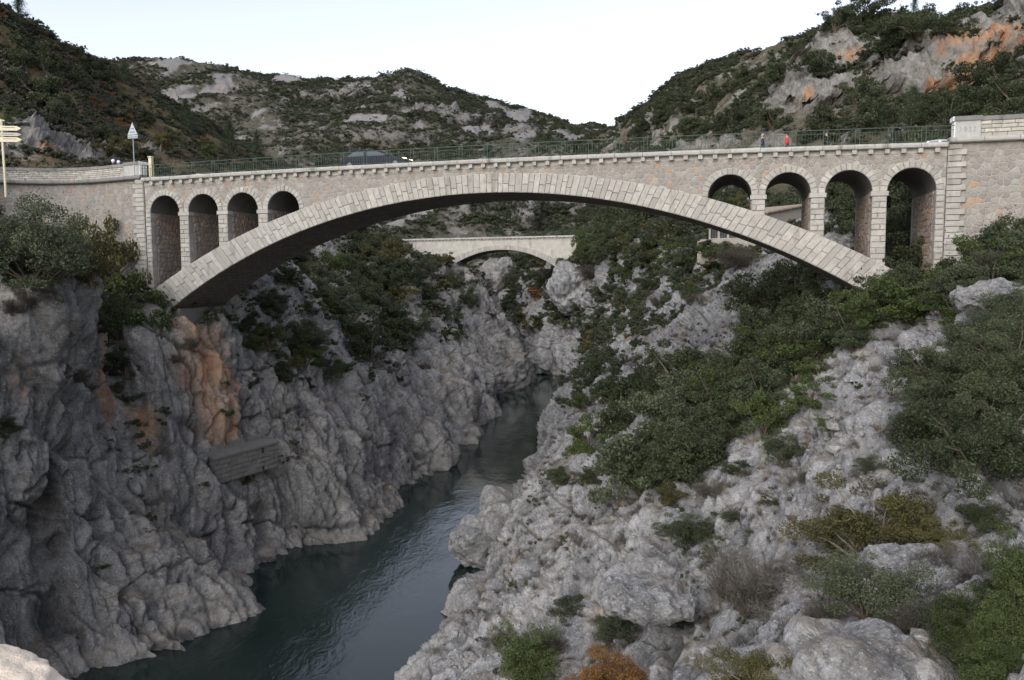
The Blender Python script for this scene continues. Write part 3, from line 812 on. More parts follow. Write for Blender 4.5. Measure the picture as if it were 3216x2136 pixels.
# core: walls behind the stones, pierced by the openings, with jambs and vaults
def core_mesh():
    mb = [MB(), MB()]
    def face_strip(xa, xb, lo, n):
        xs = np.linspace(xa, xb, n + 1)
        for a, b in zip(xs[:-1], xs[1:]):
            la, lb = lo(a), lo(b); ta, tb = ztop(a) - .3, ztop(b) - .3
            mb[0].add([br(a, .0, la), br(b, .0, lb), br(b, .0, tb), br(a, .0, ta)], [(0, 1, 2, 3)])
            mb[1].add([br(a, DEPTH, la), br(b, DEPTH, lb), br(b, DEPTH, tb), br(a, DEPTH, ta)], [(3, 2, 1, 0)])
    edges = [-SE]
    for c in OPEN: edges += [c - RO, c + RO]
    edges.append(SE)
    for k in range(0, len(edges), 2):
        a, b = edges[k], edges[k + 1]
        face_strip(a, b, lambda s: ze(s) - .5, max(2, int((b - a) * 3)))
    for c in OPEN:
        vault = MB()
        lo = lambda s, c=c: SPR + math.sqrt(max(0, RO * RO - (s - c) ** 2))
        an = [c - RO * math.cos(math.pi * i / 20) for i in range(21)]
        for a, b in zip(an[:-1], an[1:]):
            la, lb = lo(a), lo(b); ta, tb = ztop(a) - .3, ztop(b) - .3
            mb[0].add([br(a, .0, la), br(b, .0, lb), br(b, .0, tb), br(a, .0, ta)], [(0, 1, 2, 3)])
            mb[1].add([br(a, DEPTH, la), br(b, DEPTH, lb), br(b, DEPTH, tb), br(a, DEPTH, ta)], [(3, 2, 1, 0)])
            vault.add([br(a, .02, la), br(b, .02, lb), br(b, DEPTH, lb), br(a, DEPTH, la)], [(3, 2, 1, 0)])
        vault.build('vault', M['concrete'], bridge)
        for s in (c - RO, c + RO):
            jamb = MB(); jamb.add([br(s, .02, ze(s) - .6), br(s, DEPTH, ze(s) - .6), br(s, DEPTH, SPR), br(s, .02, SPR)], [(0, 1, 2, 3)]); jamb.build('passage_wall', M['joint'], bridge)
    for q in mb: q.build('spandrel_wall', M['mortar'], bridge)
core_mesh()

# arch barrel: soffit, back of the ring, inner face behind the voussoirs
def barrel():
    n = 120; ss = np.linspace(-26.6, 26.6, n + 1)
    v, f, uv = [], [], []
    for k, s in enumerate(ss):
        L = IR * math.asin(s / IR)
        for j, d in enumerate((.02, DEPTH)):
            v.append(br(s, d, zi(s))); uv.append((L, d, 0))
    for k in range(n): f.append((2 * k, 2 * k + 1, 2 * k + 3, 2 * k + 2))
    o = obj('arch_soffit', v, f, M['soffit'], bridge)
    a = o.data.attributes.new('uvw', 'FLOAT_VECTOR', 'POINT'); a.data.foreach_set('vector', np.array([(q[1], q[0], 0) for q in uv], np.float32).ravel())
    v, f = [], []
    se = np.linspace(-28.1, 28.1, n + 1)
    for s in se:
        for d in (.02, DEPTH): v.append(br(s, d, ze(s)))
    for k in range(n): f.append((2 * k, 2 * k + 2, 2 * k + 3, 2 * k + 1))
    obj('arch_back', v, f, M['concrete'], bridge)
    v, f = [], []
    for d, fl in ((-.038, False), (DEPTH, True)):
        b0 = len(v)
        for t in np.linspace(-1, 1, n + 1): v += [br(26.6 * t, d, zi(26.6 * t)), br(28.1 * t, d, ze(28.1 * t))]
        for k in range(n):
            q = (b0 + 2 * k, b0 + 2 * k + 2, b0 + 2 * k + 3, b0 + 2 * k + 1); f.append(q[::-1] if fl else q)
    obj('arch_face_backing', v, f, M['joint'], bridge)
barrel()

# voussoirs: radial courses, each cut in two to four blocks with broken joints
NV = 136
def ring_pt(t, r):
    si = 26.6 * t; a = (si, zi(si)); se = 28.1 * t; b = (se, ze(se))
    return (a[0] + (b[0] - a[0]) * r, a[1] + (b[1] - a[1]) * r)
def vous(lo=0.0):
    ts = [-1.]
    while ts[-1] < 1: ts.append(ts[-1] + 2 / NV * random.uniform(.82, 1.2))
    ts[-1] = 1.; 
    if ts[-1] - ts[-2] < .006: ts.pop(-2)
    for k in range(len(ts) - 1):
        m = abs(ts[k] + ts[k + 1]) / 2
        thick = 1.3 + .75 * m * m
        if k % 2: cuts = [random.uniform(.40, .66)]
        else: cuts = [random.uniform(.24, .36), random.uniform(.66, .8)] if thick > 1.75 and random.random() < .55 else [random.uniform(.28, .5)]
        if random.random() < .18: cuts = []
        rs = [0] + cuts + [1]
        for a, b in zip(rs[:-1], rs[1:]):
            q = [ring_pt(ts[k], a), ring_pt(ts[k + 1], a), ring_pt(ts[k + 1], b), ring_pt(ts[k], b)]
            add_block('voussoir', q, .25, -.06 - random.uniform(0, .018), M['granite'], bridge, .04, .03)
vous()

# rings of the small arches
for c in OPEN:
    n = 15
    for k in range(n):
        a0 = math.pi * k / n; a1 = math.pi * (k + 1) / n; r1 = RO + .42
        q = [(c - RO * math.cos(a0), SPR + RO * math.sin(a0)), (c - r1 * math.cos(a0), SPR + r1 * math.sin(a0)),
             (c - r1 * math.cos(a1), SPR + r1 * math.sin(a1)), (c - RO * math.cos(a1), SPR + RO * math.sin(a1))]
        # two rings meet above a pier: trim to the pier's axis
        lim = PER / 2 - .005
        q = [(min(max(s, c - lim), c + lim), z) for s, z in q]
        if any(z < ze(s) - .25 for s, z in q) and max(z for s, z in q) < ze(c): continue
        add_block('arch_stone', q[::-1], .35, -.05, M['granite'], bridge, .03, .03)

# piers in courses, imposts, quoined jambs
HC = .345
def courses(x0, x1, ztopp, zbot, name='pier_stone', batter=0., d1=-.04, d0=.45):
    z = ztopp; k = 0
    while z > zbot:
        za = max(z - HC * random.uniform(.92, 1.08), zbot - .1)
        w = batter * (ztopp - z)
        a, b = x0 - w, x1 + w
        if k % 2 and (x1 - x0) > .5:
            m = (a + b) / 2 + random.uniform(-.12, .12); parts = [(a, m), (m, b)]
        else: parts = [(a, b)]
        for p, q in parts:
            add_block(name, [(p, za), (q, za), (q, z), (p, z)], d0, d1, M['granite'], bridge, .05, .035)
        z = za; k += 1
for i in range(len(OPEN) - 1):
    if OPEN[i + 1] - OPEN[i] > 5: continue
    a, b = OPEN[i] + RO, OPEN[i + 1] - RO
    add_block('impost', [(a - .09, SPR - .28), (b + .09, SPR - .28), (b + .09, SPR + .02), (a - .09, SPR + .02)], .5, -.1, M['granite'], bridge, .03, .03)
    m = (a + b) / 2
    courses(a, b, SPR - .28, min(ze(a), ze(b)) - .15, batter=.006)
    # matching dressed edge on the far face of the bridge, seen through the openings
    for zc in np.arange(SPR - .28 - HC, max(ze(a), ze(b)) - .3, -HC):
        add_block('rear_pier_stone', [(a - .03, zc), (b + .03, zc), (b + .03, zc + HC), (a - .03, zc + HC)], DEPTH - .4, DEPTH + .05, M['granite'], bridge, -.04, .035)
for sg in (-1, 1):                                       # jambs against the corner piers, and their far edge
    c = OPEN[0] if sg < 0 else OPEN[-1]
    a, b = (c - RO - .47, c - RO + .015) if sg < 0 else (c + RO - .015, c + RO + .47)
    courses(min(a, b), max(a, b), SPR, ze(c) - 1.4, 'jamb_stone')
    for zc in np.arange(SPR - HC, ze(c) - 1.4, -HC):
        e = (c + sg * (RO - .03), c + sg * (RO + .4))
        add_block('rear_jamb_stone', [(min(e), zc), (max(e), zc), (max(e), zc + HC), (min(e), zc + HC)], DEPTH - .4, DEPTH + .05, M['granite'], bridge, -.04, .035)
    # dressed stones where the innermost ring dies into the big arch
    c = sg * (A0 + RO); e = (c - sg * RO, c - sg * (RO + .42))
    add_block('arch_stone', [(min(e), ze(e[0]) - .05), (max(e), ze(e[0]) - .05), (max(e), SPR), (min(e), SPR)], .35, -.05, M['granite'], bridge, .03, .03)

# rubble in the spandrels
def in_spandrel(s, z):
    if z < ze(s) - .05 or z > ztop(s) - .58: return False
    for c in OPEN:
        if z > SPR and math.hypot(s - c, z - SPR) < RO + .36: return False
        if abs(s - c) < PER / 2 + .02 and z < SPR + .1: return False
    return True
rubble_wall(bridge, rubble_cells(-SE, SE, 0, 7.4, .335, in_spandrel, 11), .1, -.006, M['rubble'], gap=.013, proud=.02)
# rubble lining of the passages under the small arches
for c in OPEN:
    for sg in (-1, 1):
        if (c < 0 and sg > 0) or (c > 0 and sg < 0): continue    # the faces turned away from the river view
        s = c + sg * RO
        T = lambda a, b, z, s=s, sg=sg: br(s - sg * b, a, z)     # a: depth along the passage, b: out of the wall
        cells = rubble_cells(.5, DEPTH - .45, ze(s) - .4, SPR - .02, .42, lambda x, y: True, int(s * 100) % 1000)
        vs, fs, tn = [], [], []
        for q in cells:
            v, f = block(shrink(q if sg > 0 else q[::-1], .018), .0, -.02, .04, .05, lambda a, b, z: T(a, -b, z)); n = len(vs); vs += v; fs += [tuple(i + n for i in w) for w in f]; tn += [random.random()] * len(f)
        o = obj('passage_lining', vs, fs, M['rubble_dim'], bridge); tone(o.data, tn); o['kind'] = 'stuff'

# cornice, band and corbels
J0 = -21.726 - S0
k0 = math.ceil((-SE - J0) / 1.8)
js = [-SE] + [J0 + 1.8 * k for k in range(k0, 40) if J0 + 1.8 * k < SE - .2] + [SE]
if js[1] - js[0] < .5: js.pop(1)
for a, b in zip(js[:-1], js[1:]):
    prof = [(.0, -.30), (-.30, -.30), (-.36, -.25), (-.38, -.12), (-.36, -.03), (-.30, 0), (.35, 0), (.35, -.3)]
    v = []
    for s in (a + .012, b - .012):
        for d, z in prof: v.append(br(s, d + random.uniform(-.008, .008), ztop(s) + z + random.uniform(-.006, .006)))
    n = len(prof)
    f = [(i, (i + 1) % n, n + (i + 1) % n, n + i) for i in range(n)] + [tuple(range(n))[::-1], tuple(range(n, 2 * n))]
    obj('cornice_stone', v, f, M['coping'], bridge)
mb = MB()
for a, b in zip(np.linspace(-SE, SE, 60)[:-1], np.linspace(-SE, SE, 60)[1:]):
    mb.add([br(a, -.03, ztop(a) - .58), br(b, -.03, ztop(b) - .58), br(b, -.03, ztop(b) - .3), br(a, -.03, ztop(a) - .3)], [(0, 1, 2, 3)])
    mb.add([br(a, .05, ztop(a) - .58), br(b, .05, ztop(b) - .58), br(b, -.03, ztop(b) - .58), br(a, -.03, ztop(a) - .58)], [(0, 1, 2, 3)])
mb.build('string_course', M['granite'], bridge)
x = J0 - 1.8 * 4
while x < SE - .1:
    if x > -SE + .1:
        z = ztop(x) - .302
        MB().box(x - .13, x + .13, -.27, .05, z - .26, z, br).build('corbel', M['granite'], bridge)
    x += .9
# deck
mb = MB()
ss = np.linspace(-SE - 1.5, SE + 1.5, 60)
for a, b in zip(ss[:-1], ss[1:]):
    mb.add([br(a, .3, ztop(a) - .06), br(b, .3, ztop(b) - .06), br(b, DEPTH - .1, ztop(b) - .06), br(a, DEPTH - .1, ztop(a) - .06)], [(0, 1, 2, 3)])
    mb.add([br(a, .3, ztop(a) - .4), br(b, .3, ztop(b) - .4), br(b, DEPTH + .3, ztop(b) - .4), br(a, DEPTH + .3, ztop(a) - .4)], [(3, 2, 1, 0)])
mb.build('road_deck', M['asphalt'], bridge)
mb = MB()
for a, b in zip(ss[:-1], ss[1:]): mb.add([br(a, DEPTH - .1, ztop(a) - .4), br(b, DEPTH - .1, ztop(b) - .4), br(b, DEPTH + .35, ztop(b) - .4), br(a, DEPTH + .35, ztop(a) - .4),
                                         br(a, DEPTH - .1, ztop(a)), br(b, DEPTH - .1, ztop(b)), br(b, DEPTH + .35, ztop(b)), br(a, DEPTH + .35, ztop(a))], [(4, 5, 6, 7), (0, 1, 5, 4), (2, 3, 7, 6), (3, 2, 1, 0)])
mb.build('rear_cornice', M['coping'], bridge)

# footings of the arch
mb = MB().box(-26.75, -25.3, -.06, DEPTH + .1, -5.0, zi(26.2) + .05, br)
fo = mb.build('concrete_footing', M['concrete'], bridge)
MB().box(25.6, 28.2, -.3, DEPTH + .3, -6.0, zi(26.2) + .1, br).build('concrete_footing', M['concrete'], bridge)

# ---------------------------------------------------------------- corner piers of the abutments (part of the bridge)
def corner_pier(sg):
    a, b = sg * 28.17, sg * 29.2
    x0, x1 = min(a, b), max(a, b)
    z = 7.33; k = 0
    while z > (-2.6 if sg < 0 else -3.2):
        za = z - HC * random.uniform(.94, 1.06)
        w = (.02 * (7.33 - z)) if sg < 0 else .004 * (7.33 - z)
        ext = .0 if k % 2 else -.26
        q = [x0, x1]
        if sg < 0: q = [x0 - ext * 1 + .0, x1 + .0]; q[0] -= w
        else: q = [x0, x1 + ext]; q[1] += w
        add_block('quoin', [(q[0], za), (q[1], za), (q[1], z), (q[0], z)], .6, -.1, M['granite'], bridge, .06, .04)
        z = za; k += 1
corner_pier(-1); corner_pier(1)
# ================================================================ abutment walls and parapets
def poly_T(pts):
    """frame along a plan polyline: s = metres along it, d = inwards (away from the viewer side), z"""
    P = [Vector((p[0], p[1])) for p in pts]
    L = [0.]
    for a, b in zip(P[:-1], P[1:]): L.append(L[-1] + (b - a).length)
    def T(s, d, z):
        k = 0
        while k < len(P) - 2 and s > L[k + 1]: k += 1
        t = (P[k + 1] - P[k]).normalized(); n = Vector((-t.y, t.x))
        # smooth the normal near the bends
        q = P[k] + t * (s - L[k]) + n * d
        return (q.x, q.y, z)
    return T, L[-1]
def smooth_line(pts, n):
    P = np.array(pts, float)
    return [tuple(p) for p in catmull(P, np.linspace(0, len(P) - 1, n))]
def masonry_parapet(root, T, s0, s1, z0, z1, rows, coping_mat, rng, thick=.45, wall='parapet'):
    """coping stones over coursed blocks"""
    n = max(2, int((s1 - s0) / .3)); mb = MB()
    for a, b in zip(np.linspace(s0, s1, n + 1)[:-1], np.linspace(s0, s1, n + 1)[1:]): mb.box(a, b, .04, thick, z0, z1 - .2, T)
    mb.build('wall_core', M['joint'], root)
    h = (z1 - .24 - z0) / rows
    for r in range(rows):
        s = s0 + rng.uniform(-.3, 0)
        while s < s1:
            w = rng.uniform(.42, .85); a, b = max(s, s0), min(s + w, s1)
            if b - a > .08: add_block('wall_block', [(a, z0 + r * h), (b, z0 + r * h), (b, z0 + r * h + h), (a, z0 + r * h + h)], .1, 0., M['parapet'], root, .03, .03, T, .014)
            s += w
    s = s0
    while s < s1 - .05:
        e = min(s + rng.uniform(1.0, 1.5), s1)
        if s1 - e < .3: e = s1
        v, f = MB(), None
        v.box(s + .008, e - .008, -.07, thick + .07, z1 - .24, z1 + rng.uniform(-.01, .01), T); v.build('coping_stone', coping_mat, root)
        s = e
def ledge(root, T, s0, s1, z0, z1, mat, out=.36):
    s = s0
    while s < s1 - .05:
        e = min(s + 1.8, s1); n = 3
        for a, b in [(s + .012, e - .012)]:
            prof = [(.3, z0), (-.27, z0), (-out, z0 + .06), (-out - .02, (z0 + z1) / 2), (-out + .03, z1 - .03), (-out + .1, z1), (.3, z1)]
            v = [T(q, d, z) for q in (a, b) for d, z in prof]; m = len(prof)
            obj('ledge_stone', v, [(i, (i + 1) % m, m + (i + 1) % m, m + i) for i in range(m)] + [tuple(range(m))[::-1], tuple(range(m, 2 * m))], mat, root)
        s = e

# ---- right abutment wall with the year stone
rr = random.Random(5)
r_wall = thing('abutment_wall', 'rubble abutment wall under the parapet with the carved year stone', 'wall', br(31, 0, 0))
TR = lambda s, d, z: br(28.2 + s, d, z)
MB().box(.25, 16, .0, .8, -9, 7.34, TR).build('wall_core', M['mortar'], r_wall)
rubble_wall(r_wall, rubble_cells(.72, 9., -3.0, 7.3, .40, lambda x, y: True, 21), .1, -.006, M['rubble'], TR, 300, .014, .022)
ledge(r_wall, TR, -.02, 14, 7.33, 7.66, M['coping'])
r_par = thing('parapet_wall', 'coursed stone parapet with the year 1932 carved in its end pier', 'wall', br(31, 0, 7.6))
MB().box(.3, 1.62, -.12, .55, 7.665, 8.6, TR).build('end_pier', M['grey_pier'], r_par)
MB().box(.245, .298, -.11, .54, 7.67, 8.6, TR).build('white_end', M['white_face'], r_par)
MB().box(.22, 1.68, -.19, .62, 8.602, 8.86, TR).build('pier_cap', M['dark_coping'], r_par)
MB().box(.165, .218, -.18, .61, 8.604, 8.858, TR).build('white_cap_end', M['white_face'], r_par)
T2 = lambda s, d, z: TR(s + 1.64, d, z)
masonry_parapet(r_par, T2, 0, 10, 7.665, 8.82, 4, M['dark_coping'], rr)
def carved(txt, size, T, s, z, mat, parent, name):
    """stroke digits cut as shallow grooves, built as thin dark inlays"""
    G = {'1': [[(.35, .78), (.5, 1), (.5, 0)]], '9': [[(.85, .62), (.65, .42), (.3, .45), (.15, .7), (.3, .95), (.65, .97), (.85, .75), (.85, .45), (.7, .1), (.3, .0)]],
         '3': [[(.15, .85), (.4, 1), (.75, .92), (.78, .65), (.45, .53), (.8, .42), (.85, .15), (.5, 0), (.15, .12)]], '2': [[(.15, .78), (.35, 1), (.7, .97), (.82, .72), (.6, .42), (.15, 0), (.88, 0)]]}
    for k, ch in enumerate(txt):
        mb = MB()
        for st_ in G[ch]:
            for (x0, y0), (x1, y1) in zip(st_[:-1], st_[1:]):
                a = Vector((x0 * .62 + k * .92, y0)) * size; b = Vector((x1 * .62 + k * .92, y1)) * size
                t = (b - a).normalized(); n = Vector((-t.y, t.x)) * size * .045; a -= t * size * .02; b += t * size * .02
                mb.add([T(s + p.x, -.1235, z + p.y) for p in (a - n, b - n, b + n, a + n)], [(0, 1, 2, 3)])
        mb.build(name, mat, parent)
M['groove'] = plain('carved_groove', (.20, .19, .18), .95)
carved('1932', .26, TR, .50, 7.98, M['groove'], r_par, 'carved_digit')

# ---- left abutment wall and curved parapet
rl = random.Random(6)
e0 = br(-28.2, 0, 0)
lineL = smooth_line([aty(-330, 400, 52)[:2], aty(-150, 400, 60)[:2], aty(0, 400, 64.2)[:2], aty(110, 400, 65.2)[:2], aty(210, 400, 64.6)[:2], e0[:2]], 34)
TL, LL = poly_T(lineL)
TLr = lambda s, d, z: TL(LL - s, d, z)                    # s measured from the bridge end
l_wall = thing('abutment_wall', 'rubble abutment wall curving away beside the dark shrubs', 'wall', br(-30, 0, 0))
mb = MB()
for a in np.arange(.25, LL - 1, .25): mb.box(a, a + .25, .005, .8, -3.5, 7.34, TLr)
mb.build('wall_core', M['mortar'], l_wall)
rubble_wall(l_wall, [[(x, y) for x, y in c][::-1] for c in rubble_cells(.75, 14, -2.6, 7.3, .365, lambda x, y: True, 31)], .1, -.006, M['rubble'], TLr, 300, .014, .022)
ledge(l_wall, TLr, -.02, LL - 1, 7.33, 7.66, M['dark_coping'])
l_par = thing('parapet_wall', 'curving coursed stone parapet with a dark coping beside the triangular sign', 'wall', br(-30, 0, 7.6))
MB().box(.3, 2.1, -.12, .55, 7.665, 8.5, TLr).build('end_pier', M['grey_pier'], l_par)
MB().box(.245, .298, -.11, .54, 7.67, 8.5, TLr).build('white_end', M['white_face'], l_par)
MB().box(.24, 2.16, -.19, .62, 8.502, 8.72, TLr).build('pier_cap', M['dark_coping'], l_par)
MB().box(.185, .238, -.18, .61, 8.504, 8.718, TLr).build('white_cap_end', M['white_face'], l_par)
masonry_parapet(l_par, lambda s, d, z: TLr(s + 2.12, d, z), 0, LL - 4, 7.665, 8.66, 5, M['dark_coping'], rl)
# road wall on the outer side of the bend
lineB = smooth_line([aty(-260, 340, 64)[:2], aty(-60, 355, 70)[:2], aty(40, 365, 73)[:2], aty(115, 376, 77)[:2], aty(190, 380, 84)[:2]], 24)
TB, LB = poly_T(lineB)
b_wall = thing('roadside_wall', 'dark topped low stone wall on the outer side of the road bend', 'wall', (*lineB[12], 7.5))
masonry_parapet(b_wall, TB, 0, LB, 7.3, 9.0, 4, M['dark_coping'], rl)

# roads at both ends of the bridge
def sheet(name, pts, z, mat):
    return tag(obj(name, [(p[0], p[1], z) for p in pts], [tuple(range(len(pts)))], mat), kind='structure')
outer = [p for p in lineL]
rd = [(p[0], p[1] + .5) for p in lineL[:-2]] + [br(-27.9, .3, 0)[:2], br(-27.9, 16, 0)[:2], br(-34, 26, 0)[:2]] + [(p[0], p[1] - .1) for p in lineB[::-1]]
sheet('road', rd, 7.54, M['asphalt'])
sheet('road', [br(27.9, .3, 0)[:2], br(45, .3, 0)[:2], br(45, 22, 0)[:2], br(27.9, 16, 0)[:2]], 7.54, M['asphalt'])
# banks that carry the roads
def embank(name, sa, sb, da, db, zt, zb, slope):
    q = [(sa, da), (sb, da), (sb, db), (sa, db)]
    v = [br(s, d, zt) for s, d in q] + [br(s + (slope if s > 0 else -slope) * (0 if i in (1, 2) else 0), d + (slope if d > 10 else 0), zb) for i, (s, d) in enumerate(q)]
    return tag(obj(name, v, [(0, 1, 2, 3), (4, 5, 1, 0), (5, 6, 2, 1), (6, 7, 3, 2), (7, 4, 0, 3)], M['crag']), kind='structure')
embank('terrain', -60, -31.5, 4.5, 18, 7.4, -6, 6)
embank('terrain', 31.5, 60, .8, 22, 7.4, -6, 6)
# passages' ends are closed by the banks behind on the left side
# ================================================================ green railing along the bridge
rail = thing('railing', 'green iron railing of paired posts and thin bars on the bridge edge facing the viewer', 'railing', br(0, -.12, 7.65))
def post_mesh(h, w):
    mb = MB().box(-w, w, -w, w, 0, h); return mesh('post', mb.v, mb.f)
post_me = post_mesh(.95, .018); post_me.materials.append(M['green_paint'])
bar_me = post_mesh(.62, .0085); bar_me.name = 'bar'; bar_me.materials.append(M['green_paint'])
rm = MB()
for k in range(10):
    a0, a1 = 6.2832 * k / 10, 6.2832 * (k + 1) / 10
    for r0, r1 in ((.062, .085),):
        rm.add([(math.cos(a) * r, y, math.sin(a) * r) for a in (a0, a1) for r in (r0, r1) for y in (-.012, .012)], [(0, 1, 3, 2), (4, 6, 7, 5), (1, 5, 7, 3), (0, 2, 6, 4)])
ring_me = mesh('ring', rm.v, rm.f); ring_me.materials.append(M['green_paint'])
def put(name, me, s, d, z, parent):
    o = bpy.data.objects.new(name, me); COL.objects.link(o)
    o.parent = parent; o.matrix_parent_inverse = Matrix.Translation(parent.location).inverted()
    o.location = br(s, d, z); o.rotation_euler = (0, 0, -PSI); return o
nb = 0; bays = []
xs = [J0 + 1.8 * k + .04 for k in range(-5, 40)]
xs = [x for x in xs if -SE - .1 < x < SE - .3]
posts = []
for x in [-SE - .02] + xs:
    for dx in (0, .24):
        if x + dx < SE: put('post', post_me, x + dx, -.12, ztop(x) - .005, rail); posts.append(x + dx)
    if x > -SE: put('ring', ring_me, x + .12, -.12, ztop(x) + .85, rail)
infill = MB()
for i, x in enumerate([-SE - .02] + xs):
    x0 = x + .24; x1 = ([-SE] + xs + [SE])[i + 1] if i < len(xs) else SE + .1
    n = max(1, int(round((x1 - x0) / .165)))
    for k in range(1, n):
        s = x0 + (x1 - x0) * k / n
        if nb < 298 and s > -16: put('bar', bar_me, s, -.12, ztop(s) + .1, rail); nb += 1
        else: infill.box(s - .0085, s + .0085, -.13, -.11, ztop(s) + .1, ztop(s) + .72, br)
o = infill.build('bar_infill', M['green_paint'], rail); o['kind'] = 'stuff'
for nm, z, w in (('handrail', .95, .019), ('upper_rail', .72, .012), ('lower_rail', .11, .012)):
    mb = MB(); ss = np.linspace(-SE - .1, SE + .3, 40)
    for a, b in zip(ss[:-1], ss[1:]):
        mb.add([br(a, -.12 + p, ztop(a) + z + q) for p, q in ((-w, -w), (w, -w), (w, w), (-w, w))] + [br(b, -.12 + p, ztop(b) + z + q) for p, q in ((-w, -w), (w, -w), (w, w), (-w, w))],
               [(0, 1, 5, 4), (1, 2, 6, 5), (2, 3, 7, 6), (3, 0, 4, 7)])
    mb.build(nm, M['green_paint'], rail)
# ================================================================ vegetation
def leaf_cloud(P, size, rng, spread=1., up=.3, aspect=.55):
    """diamond leaves at points P, randomly turned"""
    n = len(P)
    a = rng.normal(size=(n, 3)); a[:, 2] += up * 0; a /= np.linalg.norm(a, axis=1)[:, None]
    b = rng.normal(size=(n, 3)); b -= (b * a).sum(1)[:, None] * a; b /= np.linalg.norm(b, axis=1)[:, None]
    s = size * rng.uniform(.6, 1.35, n)[:, None]
    V = np.stack([P + a * s, P + b * s * aspect, P - a * s, P - b * s * aspect], 1)
    return V.reshape(-1, 3)
def cards_mesh(name, V, tones, mat, extra=None):
    n = len(V) // 4
    me = bpy.data.meshes.new(name)
    me.vertices.add(len(V)); me.vertices.foreach_set('co', V.astype(np.float32).ravel())
    me.loops.add(n * 4); me.loops.foreach_set('vertex_index', np.arange(n * 4, dtype=np.int32))
    me.polygons.add(n); me.polygons.foreach_set('loop_start', np.arange(0, n * 4, 4, dtype=np.int32))
    me.update(calc_edges=True)
    a = me.attributes.new('leaf', 'FLOAT', 'FACE'); a.data.foreach_set('value', np.clip(tones, 0, 1).astype(np.float32))
    me.materials.append(mat)
    return me
def crown_round(name, seed, mat, clumps=34, leaves=6000, size=.045, shape=(1, 1, .85), open_=.5, twig=None):
    rng = np.random.default_rng(seed)
    # uneven set of branches ends: a few dominant lobes, clumps around them
    lob = rng.normal(size=(7, 3)); lob /= np.linalg.norm(lob, axis=1)[:, None]; lob[:, 2] = np.abs(lob[:, 2]) * .9 - .25
    C, Rr, T = [], [], []
    for k in range(clumps):
        l = lob[rng.integers(7)] * rng.uniform(.45, .8)
        c = l + rng.normal(size=3) * .33
        nrm = np.linalg.norm(c)
        if nrm > 1.18: c *= 1.18 / nrm
        C.append(c); Rr.append(rng.uniform(.10, .28)); T.append(rng.uniform(-.22, .22))
    C = np.array(C); Rr = np.array(Rr); T = np.array(T)
    k = rng.choice(clumps, leaves, p=Rr ** 2 / (Rr ** 2).sum())
    d = rng.normal(size=(leaves, 3)); d /= np.linalg.norm(d, axis=1)[:, None]
    r = Rr[k] * rng.uniform(.25, 1.08, leaves) ** open_
    P = C[k] + d * r[:, None] * np.array([1.1, 1.1, .85])
    out = rng.random(leaves) < .07; P[out] *= rng.uniform(1.05, 1.28, out.sum())[:, None]     # stray shoots
    P = P * np.array(shape); P[:, 2] += shape[2] * .70
    P[:, 2] = np.maximum(P[:, 2], rng.uniform(.0, .12, leaves))
    t = np.clip(.5 + T[k] + rng.normal(size=leaves) * .2, 0, 1)
    me = cards_mesh(name, leaf_cloud(P, size, rng), t, mat)
    Cw = C * np.array(shape); Cw[:, 2] += shape[2] * .70; Cw[:, 2] = np.maximum(Cw[:, 2], .12)
    return me, Cw
def trunk_mesh(name, seed, tips, mat, r0=.07, multi=1, n=14):
    rng = random.Random(seed); mb = MB()
    tips = list(tips); rng.shuffle(tips)
    bases = [Vector((rng.uniform(-.12, .12) * (multi > 1), rng.uniform(-.12, .12) * (multi > 1), -.12)) for _ in range(multi)]
    for k, t in enumerate(tips[:n]):
        b = bases[k % multi]; t = Vector(t); fork = b + Vector((t.x * .25, t.y * .25, max(.15, t.z * .5)))
        mid = fork.lerp(t, .5) + Vector((rng.uniform(-.08, .08), rng.uniform(-.08, .08), rng.uniform(-.03, .08)))
        mb.tube([b, b.lerp(fork, .5) + Vector((rng.uniform(-.04, .04), rng.uniform(-.04, .04), 0)), fork, mid, t], [r0, r0 * .8, r0 * .5, r0 * .3, r0 * .1], 5, False)
    me = mesh(name, mb.v, mb.f, True); me.materials.append(mat); return me
def crown_pine(name, seed, mat, leaves=6000, size=.04, h=2.6, wide=.75, tiers=12):
    rng = np.random.default_rng(seed); P, T, tips = [], [], []
    for t in range(tiers):
        z = h * (.16 + .84 * t / tiers); rad = wide * (1 - (t / tiers) ** 1.25) * rng.uniform(.75, 1.15) + .06
        for b in range(rng.integers(4, 7)):
            an = rng.uniform(0, 6.283); n = leaves // (tiers * 5)
            u = rng.uniform(.15, 1, n); L = rad * rng.uniform(.7, 1.15)
            p = np.stack([np.cos(an) * u * L, np.sin(an) * u * L, z + .22 * u * L + 0 * u], 1) + rng.normal(size=(n, 3)) * (.05 + .06 * u[:, None])
            P.append(p); T.append(np.clip(.5 + rng.uniform(-.2, .2) + rng.normal(size=n) * .2, 0, 1)); tips.append((math.cos(an) * L * .8, math.sin(an) * L * .8, z + .18 * L))
    P = np.concatenate(P); T = np.concatenate(T)
    return cards_mesh(name, leaf_cloud(P, size, rng, aspect=.3), T, mat), tips
def pine_trunk(name, h, mat):
    mb = MB().tube([(0, 0, -.15), (.02, .01, h * .3), (-.02, .02, h * .65), (0, 0, h * .96)], [.07, .055, .035, .01], 6)
    me = mesh(name, mb.v, mb.f, True); me.materials.append(mat); return me
